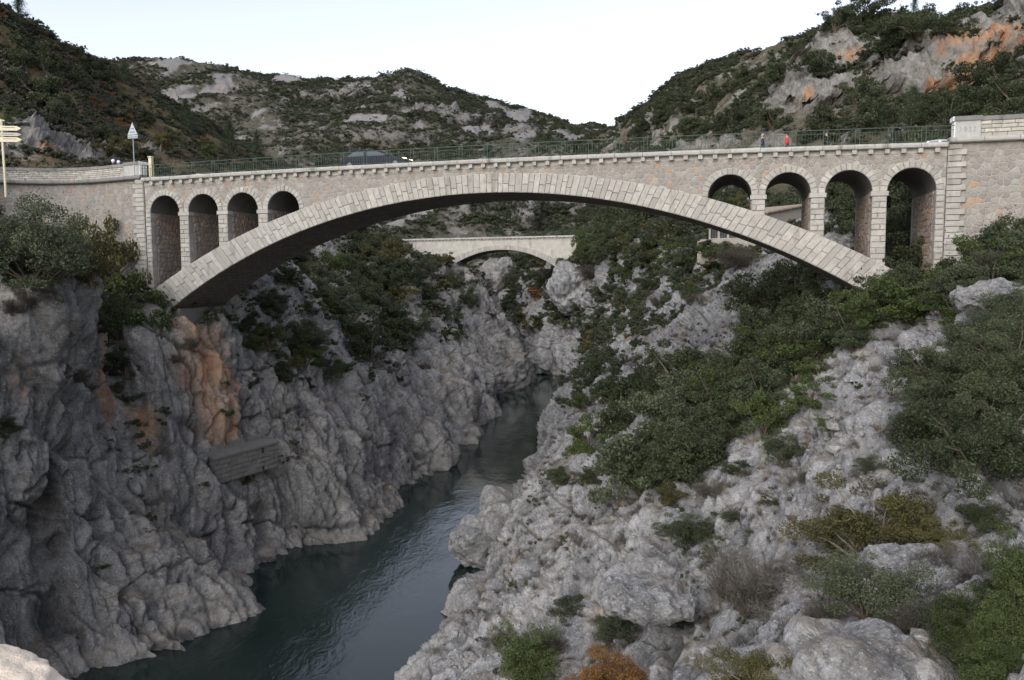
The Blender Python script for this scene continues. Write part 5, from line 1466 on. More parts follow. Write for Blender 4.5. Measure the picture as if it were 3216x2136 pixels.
# banks
def up_of(G):
    N = np.abs(grid_normals(G)[..., 2]); return N[:-1, :-1].ravel()
uL, uR = up_of(GL), up_of(GR)
def dbl(P): return np.clip(uL, .03, 1) ** 1.5 * np.clip(.25 + fbm(P / 7 + 4, 3), .02, 1) * (P[:, 2] > WATER + 5) / np.maximum(25, P[:, 1])
P, k = pick(GL2, 2000, dbl, 4, (.28, 1.)); S = rngv.uniform(.22, .75, len(P)) * np.clip(P[:, 1] / 60, .6, 2.2); P[:, 2] -= S * .15
tf_ = [tuft('tuft', 60 + i, M[m_], 70, .8, .016) for i, m_ in enumerate(('leaf_straw', 'leaf_dry', 'leaf_green'))]
scrub('ledge_scrub', P, S, lo['oak'] + lo['green'] + lo['grey'] + lo['dry'] + lo['yel'] + tf_, 'small scrub and tufts on the ledges of the grey cliff', [.13, .13, .13, .1, .12, .12, .05, .08, .09, .05], 4)
def dbr(P): return np.clip(uR, .05, 1) * np.clip(.22 + fbm(P / 6 + 14, 3), .02, 1) * (P[:, 2] > WATER + 3) * (P[:, 1] > 75)
P, k = pick(GR2, 2200, dbr, 5, (.25, 1.)); S = rngv.uniform(.4, 1.3, len(P)) * np.clip(P[:, 1] / 100, .6, 1.8); P[:, 2] -= S * .15
scrub('ledge_scrub', P, S, lo['hi'] + lo['green'] + lo['dry'] + lo['yel'] + lo['rust'], 'low scrub over the slope above the narrow gorge', [.24, .2, .18, .1, .1, .1, .05, .03], 5)
def dbn(P): return np.clip(.25 + fbm(P / 2.2 + 24, 3), .02, 1) * (P[:, 2] > WATER + 2.5) * (P[:, 1] < 75) * (P[:, 1] > 8) / np.maximum(15, P[:, 1])
P, k = pick(GR2, 4200, dbn, 6, (.2, 1.)); S = rngv.uniform(.2, .55, len(P)) * np.clip(P[:, 1] / 35, .5, 1.2); P[:, 2] -= S * .05
sm = [brush('tuft', 70, M['leaf_dry'], 260, .9, .8, .012), brush('tuft', 71, M['leaf_dry'], 260, .8, .9, .012), crown_round('tuft', 72, M['leaf_grey'], 10, 500, .07, (.6, .6, .55))[0], crown_round('tuft', 73, M['leaf_green'], 10, 400, .07, (.6, .6, .5))[0]]
scrub('ledge_tufts', P, S, tf_ + sm, 'dry grass tufts and small weeds between the pale rocks', [.2, .2, .06, .22, .18, .1, .04], 6)

# loose angular stones on the bench
def stone_mesh(seed):
    rng = np.random.default_rng(seed); bm = bmesh.new(); bmesh.ops.create_icosphere(bm, subdivisions=1, radius=1.)
    for v in bm.verts: v.co = Vector(v.co) * rng.uniform(.65, 1.1); v.co.z *= .7
    me = bpy.data.meshes.new('stone'); bm.to_mesh(me); bm.free(); me.materials.append(M['bank'])
    a = me.attributes.new('tint', 'FLOAT_COLOR', 'POINT'); a.data.foreach_set('color', np.tile([0, 0, .15, 1], len(me.vertices)).astype(np.float32)); return me
def dst(P): return np.clip(.1 + fbm(P / 4 + 34, 3), .0, 1) * (P[:, 2] > WATER + 3) * (P[:, 1] < 60) * (P[:, 1] > 8) / np.maximum(12, P[:, 1])
P, k = pick(GR2, 3000, dst, 8, (.2, 1.)); S = rngv.uniform(.05, .22, len(P)) * (1 + 1.4 * (rngv.random(len(P)) < .06)); P[:, 2] += S * .1
scrub('loose_stones', P, S, [stone_mesh(1), stone_mesh(2), stone_mesh(3)], 'loose broken stones strewn over the pale slope', None, 8)
# ================================================================ the smaller arch bridge up the gorge
FB0, FB1 = aty(905, 549, 189), aty(1400, 541, 169)        # its two ends
_t = (FB1 - FB0); _t[2] = 0; FBL = float(np.linalg.norm(_t)); _t /= FBL
def fb(s, d, z): return (FB0[0] + _t[0] * s - _t[1] * d, FB0[1] + _t[1] * s + _t[0] * d, z)
def fb_hit(px, py):
    d = ray(px, py); n = np.array([-_t[1], _t[0]]); k = ((FB0[0] * n[0] + FB0[1] * n[1])) / (d[0] * n[0] + d[1] * n[1]); p = d * k
    return float((p[:2] - FB0[:2]) @ _t[:2]), float(p[2])
FZ = 7.9; FD = 5.
c_s, c_z = fb_hit(1165, 576); l_s, l_z = fb_hit(1040, 604); r_s, r_z = fb_hit(1300, 622)
half = 14.2; c_s -= 1.0; rise = c_z - .2; FR = (half * half + rise * rise) / 2 / rise; FC = c_z - FR
def fzi(s): return FC + math.sqrt(max(1, FR * FR - (s - c_s) ** 2))
far_bridge = thing('arch_bridge', 'small pale single-arch stone bridge across the narrow gorge', 'bridge', fb(c_s, FD / 2, 5))
mb = MB(); sf = MB()
xs_ = np.linspace(c_s - half, c_s + half, 41)
for a, b in zip(xs_[:-1], xs_[1:]):
    for d, fl in ((0, 0), (FD, 1)):
        q = [fb(a, d, fzi(a)), fb(b, d, fzi(b)), fb(b, d, FZ - .5), fb(a, d, FZ - .5)]; mb.add(q, [(3, 2, 1, 0) if fl else (0, 1, 2, 3)])
    sf.add([fb(a, 0, fzi(a)), fb(b, 0, fzi(b)), fb(b, FD, fzi(b)), fb(a, FD, fzi(a))], [(0, 1, 2, 3)])
for a, b in ((-1.5, c_s - half), (c_s + half, FBL + 14)):
    for d, fl in ((0, 0), (FD, 1)):
        mb.add([fb(a, d, -9), fb(b, d, -9), fb(b, d, FZ - .5), fb(a, d, FZ - .5)], [(3, 2, 1, 0) if fl else (0, 1, 2, 3)])
mb.add([fb(-1.5, 0, FZ - .5), fb(FBL + 14, 0, FZ - .5), fb(FBL + 14, FD, FZ - .5), fb(-1.5, FD, FZ - .5)], [(0, 1, 2, 3)])
mb.build('spandrel', M['far_stone'], far_bridge); sf.build('arch_soffit', M['concrete'], far_bridge)
N_ = 42
for k in range(N_):
    a, b = c_s - half + 2 * half * k / N_, c_s - half + 2 * half * (k + 1) / N_
    th_ = lambda s: 1.05 + .5 * ((s - c_s) / half) ** 2
    nrm = lambda s: Vector(((s - c_s), fzi(s) - FC)).normalized()
    q = []
    for s in (a, b): q.append((s, fzi(s)))
    for s in (b, a): n = nrm(s) * th_(s); q.append((s + n.x, fzi(s) + n.y))
    v, f = block(shrink(q, .015), .2, -.12, .03, .04, fb); obj('voussoir', v, f, M['granite'], far_bridge)
s = -1.5
while s < FBL + 12:
    MB().box(s + .01, s + 1.79, -.4, .5, FZ - .36, FZ, fb).build('cornice_stone', M['coping'], far_bridge)
    for o_ in (.3, 1.2): MB().box(s + o_, s + o_ + .34, -.28, .05, FZ - .66, FZ - .362, fb).build('corbel', M['granite'], far_bridge)
    s += 1.8
fr = thing('railing', 'thin dark railing on the small far bridge', 'railing', fb(c_s, -.1, FZ))
mb = MB()
for z in (.35, .68, 1.0): mb.box(-1.5, FBL + 13, -.13, -.09, FZ + z, FZ + z + .035, fb)
mb.build('rails', M['green_paint'], fr)
for s in np.arange(-1.5, FBL + 13, 1.8): MB().box(s, s + .05, -.135, -.085, FZ, FZ + 1.03, fb).build('post', M['green_paint'], fr)

# ================================================================ rocks that stand out of the ground
_ico = {}
def ico(n):
    if n not in _ico:
        bm = bmesh.new(); bmesh.ops.create_icosphere(bm, subdivisions=n, radius=1.)
        _ico[n] = (np.array([v.co[:] for v in bm.verts]), [tuple(v.index for v in f.verts) for f in bm.faces]); bm.free()
    return _ico[n]
def rock(name, c, size, label, mat, rotz=0., sub=5, seed=0, orange=(), rough=1., cat='rock', power=.8, group=None, scale=None, lean=0.):
    V, F = ico(sub)
    V = np.sign(V) * np.abs(V) ** power; V = V * np.array(size)           # blocky
    N = V / np.array(size) ** 2; N /= np.linalg.norm(N, axis=1)[:, None] + 1e-9
    V[:, 0] += lean * V[:, 2]
    cz, sz = math.cos(rotz), math.sin(rotz)
    V = np.stack([V[:, 0] * cz - V[:, 1] * sz, V[:, 0] * sz + V[:, 1] * cz, V[:, 2]], 1)
    N = np.stack([N[:, 0] * cz - N[:, 1] * sz, N[:, 0] * sz + N[:, 1] * cz, N[:, 2]], 1)
    sc_ = scale or max(.25, min(1.2, min(size) / 4.))
    W = V + np.array(c)
    d, j = rock_relief(W + seed * 13.7, 1.4, None, sc_, rough)
    W = W + N * d[:, None]
    me = bpy.data.meshes.new(name); me.from_pydata((W - np.array(c)).tolist(), [], F); me.update()
    a = me.attributes.new('tint', 'FLOAT_COLOR', 'POINT'); col = np.ones((len(W), 4), np.float32); col[:, 0] = 0; col[:, 1] = j; col[:, 2] = 0
    if orange: col[:, 0] = spot(W, orange)
    a.data.foreach_set('color', col.ravel())
    o = link_mesh(name, me, mat); o.location = c
    return tag(o, label, cat, group)
def rock_px(name, px, py, Y, w, h, label, mat, depth=.8, **kw):
    """centre at a photo point and distance, width and height in photo px"""
    k = KPX / 2453 * Y
    return rock(name, aty(px, py, Y), (w * k / 2, w * k / 2 * depth, h * k / 2), label, mat, **kw)
def Yof(px, py, which): 
    h = ground(px, py, which); return h[0].y if h else 150.
rock_px('boulder', 1178, 1222, 57.5, 150, 190, 'tall water-worn boulder at the river edge below the rocky slope', M['bank'], .9, seed=1, rough=.5)
rock_px('boulder', 1108, 1255, 57, 130, 130, 'low grey boulder jutting into the river', M['bank'], .8, seed=2, rough=.5)
rock_px('boulder', 1095, 1400, 49, 70, 130, 'brown stained rock ledge rising from the water', M['cliff'], .9, seed=3, rough=.6)
rock_px('boulder', 1252, 838, 168, 75, 60, 'round boulder standing in the river at the far bend', M['bank'], .8, seed=4, rough=.6)
rock_px('boulder', 1320, 830, 160, 90, 90, 'grey boulder leaning on the bank at the far bend', M['bank'], .8, seed=5, rough=.6)
rock_px('boulder', 1140, 655, 238, 130, 90, 'grey rock closing the gorge behind the far bridge', M['cliff'], .8, seed=15, rough=1., scale=1.6)
rock_px('boulder', 1318, 668, 164, 80, 120, 'pale rock shoulder under the end of the far bridge arch', M['bank'], .6, seed=14, rough=1., scale=1.2)
rock_px('boulder', 2010, 1530, 17.2, 320, 130, 'big smooth pale boulder at the lower edge of the foreground', M['bank'], .8, seed=6, rough=.45, scale=.5, sub=6)
rock_px('boulder', 2250, 1130, 25.5, 140, 110, 'cracked pale rock under the large dark shrub', M['bank'], .8, seed=7, rough=.8)
rock_px('boulder', 2130, 1300, 22, 230, 50, 'pale rock ledge behind the grey-green bush', M['bank'], .8, seed=8, rough=1.)
rock_px('boulder', 1500, 1380, 30, 220, 60, 'jagged white ledge along the foreground bench', M['bank'], .8, seed=9, rough=1.)
rock_px('boulder', 2120, 810, 38, 90, 90, 'pale rock knob on the upper edge of the slope', M['bank'], .8, seed=10, rough=1.)
rock_px('boulder', 2290, 690, 36, 190, 60, 'long pale rock rib near the abutment shrubs', M['bank'], .7, seed=11, rough=1.)

# ================================================================ concrete work on the cliff
cl = thing('concrete_ledge', 'old concrete platform built against the cliff above the water', 'platform', aty(560, 1070, 58))
A_, B_ = Vector(aty(492, 1062, 57.)), Vector(aty(640, 1022, 62.))
t_ = (B_ - A_); LL_ = t_.length; t_.normalize(); n_ = Vector((-t_.y, t_.x, 0)).normalized()
def ct(s, d, z): p = A_ + t_ * s + n_ * d; return (p.x, p.y, p.z + z)
MB().box(0, LL_, 0, 4., -1.9, .0, ct).build('front_wall', M['concrete'], cl)
mb = MB(); mb.add([ct(-.1, -.12, .0), ct(LL_ + .1, -.12, .0), ct(LL_ + .1, 1.1, .42), ct(-.1, 1.1, .42), ct(-.1, 3.4, .44), ct(LL_ + .1, 3.4, .44), ct(-.1, -.12, .16), ct(LL_ + .1, -.12, .16)],
                  [(6, 7, 2, 3), (3, 2, 5, 4), (0, 1, 7, 6), (0, 6, 3), (1, 2, 7), (0, 3, 4), (1, 5, 2)])
mb.build('cover_slab', M['concrete'], cl)
for k in range(3):
    s = .5 + k * (LL_ - .6) / 3
    MB().box(s, s + LL_ / 3 - .7, 1.0, 1.5, .40, .72, ct).build('kerb_block', M['concrete'], cl)
MB().box(-1.25, .05, .25, 3.6, -2.2, -.95, ct).build('lower_block', M['concrete'], cl)
MB().box(-1.3, .1, .2, 3.6, -.948, -.83, ct).build('lower_slab', M['concrete'], cl)
MB().box(LL_ * .74, LL_ * .76, -.06, -.002, -1.8, 0, ct).build('downpipe', M['black_trim'], cl)
rc_ = random.Random(8)
for k in range(5):
    s = .02
    while s < LL_ - .1:
        e = min(s + rc_.uniform(.45, 1.1), LL_ - .02)
        if not (LL_ * .73 < s < LL_ * .76 or LL_ * .73 < e < LL_ * .77 or rc_.random() < .08): add_block('wall_stone', [(s, -1.88 + k * .36), (e, -1.88 + k * .36), (e, -1.54 + k * .36), (s, -1.54 + k * .36)], .05, -.03 - rc_.uniform(0, .03), M['concrete'], cl, .04, .04, ct, .015)
        s = e

# stone steps on the right bank
stp = thing('stone_steps', 'old masonry landing steps on the bank beside the river bushes', 'steps', aty(1265, 1085, 70))
rs_ = random.Random(3)
for k in range(7):
    p0 = Vector(aty(1242 + k * 10, 1105 - k * 9, 69.5 + k * .35))
    w = 1.5
    for j in range(2):
        T = lambda s, d, z, p0=p0: (p0.x + s * .9, p0.y + d + s * .25, p0.z + z)
        a = -1.1 + j * 1.0 + rs_.uniform(-.1, .1)
        MB().box(a, a + .97, -.4, 1.6, -.55 - (1.2 if k < 3 else .6), 0 + rs_.uniform(-.03, .03), T).build('step_block', M['parapet'], stp)

# ================================================================ houses on the right bank
def house_wall(root, o, ux, uy, w, z0, zl, zr, zm, mat, name='gable_wall'):
    pass
hs = thing('stone_house', 'rubble stone house with tiled eaves seen through the side arches', 'house', aty(1830, 540, 92))
HA, HB = Vector(aty(1768, 520, 88)), Vector(aty(1945, 520, 95))
ht = (HB - HA); HL = Vector((ht.x, ht.y)).length; ht = Vector((ht.x, ht.y, 0)).normalized(); hn = Vector((-ht.y, ht.x, 0))
def hh(s, d, z): p = Vector((HA.x, HA.y, 0)) + ht * s + hn * d; return (p.x, p.y, z)
zl = aty(1777, 492, 88.3)[2]; zm_s = HL * .53; zmid = aty(1858, 474, 91.5)[2]; zr = zl + .1; zb = -1.0
D_ = 7.
mb = MB(); mb.add([hh(0, 0, zb), hh(HL, 0, zb), hh(HL, 0, zr), hh(zm_s, 0, zmid), hh(0, 0, zl), hh(0, D_, zb), hh(HL, D_, zb), hh(HL, D_, zr), hh(zm_s, D_, zmid), hh(0, D_, zl)],
                  [(0, 1, 2, 3, 4), (5, 9, 8, 7, 6), (0, 4, 9, 5), (1, 6, 7, 2)])
mb.build('wall', M['house_wall'], hs)
rf = MB(); 
for (s0, z0_), (s1, z1_) in (((-.35, zl - .02), (zm_s, zmid + .12)), ((zm_s, zmid + .12), (HL + .35, zr - .02))):
    rf.add([hh(s0, -.35, z0_ + .03), hh(s1, -.35, z1_ + .03), hh(s1, D_ + .3, z1_ + .03), hh(s0, D_ + .3, z0_ + .03), hh(s0, -.35, z0_ + .15), hh(s1, -.35, z1_ + .15), hh(s1, D_ + .3, z1_ + .15), hh(s0, D_ + .3, z0_ + .15)],
           [(0, 1, 2, 3), (7, 6, 5, 4), (0, 4, 5, 1), (1, 5, 6, 2), (2, 6, 7, 3), (3, 7, 4, 0)])
roof = rf.build('roof', M['tile'], hs)
for k in range(34):                                       # rounded tile ends along the verge
    u = k / 33; s = -.3 + u * (HL + .6); z = (zl + (zmid + .12 - zl) * (s + .35) / (zm_s + .35)) if s < zm_s else (zmid + .12 + (zr - zmid - .14) * (s - zm_s) / (HL + .35 - zm_s))
    MB().box(s - .08, s + .08, -.4, -.2, z - .06, z + .02, hh).build('eave_tile', M['tile'], roof)
def window(root, T, s, z, w, h, bars=2, arched=False):
    wn_ = MB().box(s - w / 2 - .06, s + w / 2 + .06, -.03, .03, z - .06, z + h + .06, T).build('window', M['parapet'], root)
    MB().box(s - w / 2, s + w / 2, -.05, -.032, z, z + h, T).build('pane', M['pane'], wn_)
    for k in range(1, bars): 
        x = s - w / 2 + w * k / bars; MB().box(x - .025, x + .025, -.065, -.052, z, z + h, T).build('glazing_bar', M['wood'], wn_)
    if arched:
        mb = MB(); n = 10
        mb.add([T(s + w / 2 * math.cos(math.pi * k / n), -.051, z + h + w / 2 * math.sin(math.pi * k / n)) for k in range(n + 1)], [tuple(range(n + 1))]); mb.build('arched_pane', M['pane'], wn_)
    return wn_
sw, zw = HL * .44, aty(1846, 526, 91)[2]
window(hs, hh, sw, zw, .9, .75, 2, True)
window(hs, hh, HL * .23, aty(1808, 532, 90)[2], .35, .4, 1)
window(hs, hh, HL * .75, zw, .9, .9, 2)
gh = thing('garden_house', 'low stone building with tall barred windows under the bridge arch', 'house', aty(1680, 560, 90))
GA, GB = Vector(aty(1634, 545, 90)), Vector(aty(1770, 545, 87))
gt = (GB - GA); GLn = Vector((gt.x, gt.y)).length; gt = Vector((gt.x, gt.y, 0)).normalized(); gn = Vector((-gt.y, gt.x, 0))
def gg(s, d, z): p = Vector((GA.x, GA.y, 0)) + gt * s + gn * d; return (p.x, p.y, z)
gz0, gz1, gz2 = aty(1640, 585, 90)[2] - 1.2, aty(1640, 552, 90)[2], aty(1640, 526, 90)[2]
MB().box(-1.2, GLn, -.35, 4, gz0, gz1, gg).build('terrace_wall', M['house_wall'], gh)
MB().box(0, GLn, 0, 4, gz1, gz2 + .15, gg).build('wall', M['house_wall'], gh)
MB().box(-.3, GLn + .3, -.3, 4.3, gz2 + .152, gz2 + .3, gg).build('roof', M['tile'], gh)
for k in range(int(GLn // 1.05)): window(gh, gg, .62 + k * 1.05, gz1 + .1, .82, gz2 - gz1 - .2, 3)

# ================================================================ signs and posts at the left bridge head
def stick(name, label, cat, px0, py0, px1, py1, Y, w, mat, loc_only=False): pass
ds = thing('direction_sign', 'cream post with three arrow shaped direction boards', 'sign', aty(8, 410, 61.5))
p0 = Vector(aty(12, 425, 61.5)); p1 = Vector(aty(4, 275, 61.5))
MB().tube([(p0.x, p0.y, p0.z - 1.), (p0.x, p0.y, p1.z)], .085, 8).build('post', M['sign_cream'], ds)
MB().tube([(p0.x - .2, p0.y, p1.z - .1), (p0.x + .25, p0.y, p1.z - .1)], .05, 6).build('post_cap_bracket', M['sign_cream'], ds)
def arrow(z, h, mat, lines):
    L0, L1, tip = -1.6, 1.12, 1.45; T = lambda s, d, zz: (p0.x + s, p0.y - .1 + d + s * .12, z + zz)
    ol = [(L0, -h / 2), (L1, -h / 2), (tip, 0), (L1, h / 2), (L0, h / 2)]
    v, f = block(ol, .05, 0, .004, .01, T); b = obj('arrow_board', v, f, mat, ds)
    for a, w in lines:                                    # rows of lettering too small to read
        m_ = MB(); s = .12
        while s < a:
            q = random.uniform(.03, .06); m_.box(s, s + q, -.012, -.008, w - .025, w + .03, T); s += q + .02
        m_.build('lettering', M['letter'], b)
arrow(aty(20, 296, 61.5)[2], .36, M['sign_cream'], [(1.0, .05)])
arrow(aty(20, 310, 61.5)[2], .26, M['sign_grey'], [(.9, .0)])
arrow(aty(20, 322, 61.5)[2], .36, M['sign_cream'], [(1.05, .05)])

ws = thing('warning_sign', 'grey back of a triangular road sign with a small plate', 'sign', br(-28.9, -.25, 7.6))
q0 = Vector(br(-28.75, -.3, 7.6))
MB().tube([q0, q0 + Vector((0, 0, 4.05))], .035, 6).build('post', M['zinc'], ws)
def wsT(s, d, z): return (q0.x + s * 1.05, q0.y - .06 + d - s * .3, q0.z + z + 1.)
v, f = block([(-.42, 2.12), (.42, 2.12), (0, 3.02)], .03, 0, .004, .01, wsT); tri = obj('triangle_plate', v, f, M['zinc'], ws)
for z in (2.3, 2.55): MB().box(-.3 + (z - 2.12) * .45, .3 - (z - 2.12) * .45, -.05, -.006, z, z + .05, wsT).build('rib', M['zinc_dark'], tri)
v, f = block([(-.42, 1.84), (.42, 1.84), (.42, 2.08), (-.42, 2.08)], .03, 0, .004, .01, wsT); sp = obj('small_plate', v, f, M['zinc'], ws)
MB().box(-.36, .36, -.05, -.006, 1.93, 1.98, wsT).build('rib', M['zinc_dark'], sp)
pp = thing('marker_post', 'peeling cream painted post at the start of the railing', 'post', br(-28.0, .5, 7.55))
MB().box(-27.98, -27.72, .35, .6, 7.55, 9.05, br).build('shaft', M['peeling'], pp)
MB().box(-28.02, -27.68, .31, .64, 9.052, 9.14, br).build('cap', M['peeling'], pp)

# ================================================================ cars
def car(name, label, s, d, heading, paint, L=4.3, W=1.72, H=1.43, z=None, lights=True):
    """heading +1: nose towards the right-hand end of the bridge"""
    z = ztop(s) - .05 if z is None else z
    T = lambda x, y, zz: br(s + x * heading, d + y, z + zz)
    root = thing(name, label, 'car', br(s, d, z))
    def loft(st_, name, mat, parent=root, close=True):
        v, f = [], []; n = len(st_[0])
        for r_ in st_: v += [T(*p) for p in r_]
        for i in range(len(st_) - 1):
            for k in range(n): f.append((i * n + k, i * n + (k + 1) % n, (i + 1) * n + (k + 1) % n, (i + 1) * n + k))
        f.append(tuple(range(n))[::-1]); f.append(tuple(range((len(st_) - 1) * n, len(st_) * n)))
        return obj(name, v, f, mat, parent)
    hw = W / 2
    def sec(x, zb, zt, w0, w1):                           # lower body section, rounded shoulders
        return [(x, -w0, zb), (x, -w0 * 1.0, (zb + zt) / 2), (x, -w1, zt - .05), (x, -w1 + .12, zt), (x, w1 - .12, zt), (x, w1, zt - .05), (x, w0, (zb + zt) / 2), (x, w0, zb)]
    b = [(-L / 2, .38, .72, hw * .86, hw * .82), (-L / 2 + .12, .28, .90, hw * .95, hw * .9), (-L / 2 + .7, .22, .95, hw, hw * .96), (0, .2, .93, hw, hw * .97), (L / 2 - 1.25, .2, .90, hw, hw * .96), (L / 2 - .55, .24, .80, hw * .98, hw * .92), (L / 2 - .12, .28, .66, hw * .9, hw * .84), (L / 2, .34, .52, hw * .78, hw * .74)]
    loft([sec(*q) for q in b], 'body', paint)
    # cabin: roof and pillars, with glass set a little proud
    rl, rr_, bl, brr = -L / 2 + .95, .28, -L / 2 + .18, L / 2 - 1.18
    wr, wb = hw * .76, hw * .93
    cab = [[(bl, -wb, .9), (bl, wb, .9), (bl + .05, wb, .93), (bl + .05, -wb, .93)], [(rl - .25, -wr, H - .07), (rl - .25, wr, H - .07), (rl - .2, wr, H - .06), (rl - .2, -wr, H - .06)]]
    v = [T(*p) for p in [(bl, -wb, .88), (brr, -wb, .88), (rr_, -wr, H - .05), (rl, -wr, H - .05), (bl, wb, .88), (brr, wb, .88), (rr_, wr, H - .05), (rl, wr, H - .05), ((rl + rr_) / 2, -wr * .9, H), ((rl + rr_) / 2, wr * .9, H)]]
    obj('cabin', v, [(0, 1, 2, 3), (4, 7, 6, 5), (3, 2, 8), (6, 7, 9), (2, 6, 9, 8), (3, 8, 9, 7), (1, 5, 6, 2), (0, 3, 7, 4)], paint, root)
    def pane(name, pts, off):
        P = [Vector(p) for p in pts]; c = sum(P, Vector()) / len(P)
        P = [c + (p - c) * .88 + Vector(off) for p in P]
        obj(name, [T(*p) for p in P], [tuple(range(len(P)))], M['glass'], root)
    for sg in (-1, 1):
        m0, m1 = (bl + brr) / 2 - .12, (rl + rr_) / 2 + .02
        y0, y1 = sg * wb, sg * wr
        pane('side_window', [(bl + .25, y0, .9), (m0, y0, .9), (m1, y1, H - .08), (rl + .02, y1, H - .08)], (0, sg * .012, 0))
        pane('side_window', [(m0 + .06, y0, .9), (brr - .1, y0, .9), (rr_ - .03, y1, H - .08), (m1 + .06, y1, H - .08)], (0, sg * .012, 0))
    pane('windscreen', [(brr, -wb, .9), (brr, wb, .9), (rr_, wr, H - .06), (rr_, -wr, H - .06)], (.012, 0, .012))
    pane('rear_window', [(bl, -wb, .9), (bl, wb, .9), (rl, wr, H - .06), (rl, -wr, H - .06)], (-.012, 0, .012))
    for x in (-L / 2 + .78, L / 2 - .82):
        for y in (-hw + .07, hw - .07):
            n = 18; wv = []; wf = []
            tb = MB()
            for i in range(n):
                a0, a1 = 6.2832 * i / n, 6.2832 * (i + 1) / n
                for r0, r1, y_ in ((.2, .3, .1), ):
                    q = []
                    for a in (a0, a1):
                        q += [T(x + math.cos(a) * .3, y - .1, .3 + math.sin(a) * .3), T(x + math.cos(a) * .3, y + .1, .3 + math.sin(a) * .3), T(x + math.cos(a) * .2, y - .105, .3 + math.sin(a) * .2), T(x + math.cos(a) * .2, y + .105, .3 + math.sin(a) * .2)]
                    tb.add(q, [(0, 1, 5, 4), (0, 4, 6, 2), (1, 3, 7, 5)])
            w_ = tb.build('wheel', M['tyre'], root)
            rb = MB(); sg = -1 if y < 0 else 1
            rb.add([T(x + math.cos(6.2832 * i / n) * .2, y + sg * .09, .3 + math.sin(6.2832 * i / n) * .2) for i in range(n)], [tuple(range(n))]); rb.build('rim', M['rim'], w_)
    for sg in (-1, 1):
        MB().box(L / 2 - .34, L / 2 - .13, sg * hw * .62 - .17, sg * hw * .62 + .17, .57, .71, T).build('headlight', M['headlight'] if lights else M['rim'], root)
        MB().box(-L / 2 + .02, -L / 2 + .14, sg * hw * .72 - .14, sg * hw * .72 + .14, .68, .88, T).build('tail_light', M['taillight'], root)
        MB().box(brr - .45, brr - .3, sg * (hw + .06) - .06, sg * (hw + .06) + .06, .92, 1.03, T).build('mirror', M['black_trim'], root)
    return root
# distances along the bridge found from the photo
def s_at(px, d):
    """s on the line at depth d that lies behind photo column px"""
    r_ = ray(px, 380); A = np.array([[CP, -r_[0]], [-SP, -r_[1]]]); b = -np.array([S0 * CP + d * SP, Z0 - S0 * SP + d * CP])
    return float(np.linalg.solve(A, b)[0])
sc0 = (s_at(795, 2.2) + s_at(948, 2.2)) / 2
car('parked_car', 'dark blue hatchback with lit headlights crossing the bridge', sc0, 2.2, 1, M['car_dark'], abs(s_at(948, 2.2) - s_at(795, 2.2)) * .98, 1.72, 1.36)
bpy.data.objects['parked_car'].name = 'car'
car('car', 'white car roof just showing above the cornice beside the marker post', s_at(458, 7.4), 7.4, -1, M['car_white'], 3.9, 1.7, 1.42, 7.14, False)
car('car', 'silver car roof low behind the cornice near the first side arch', s_at(425, 10.4), 10.4, -1, M['car_silver'], 4.3, 1.7, 1.42, 7.42, False)
car('car', 'white car with red tail lights beside the carved year stone', s_at(2158, 7.7) + .4, 7.7, 1, M['car_white'], 4.0, 1.7, 1.45, 7.2, False)

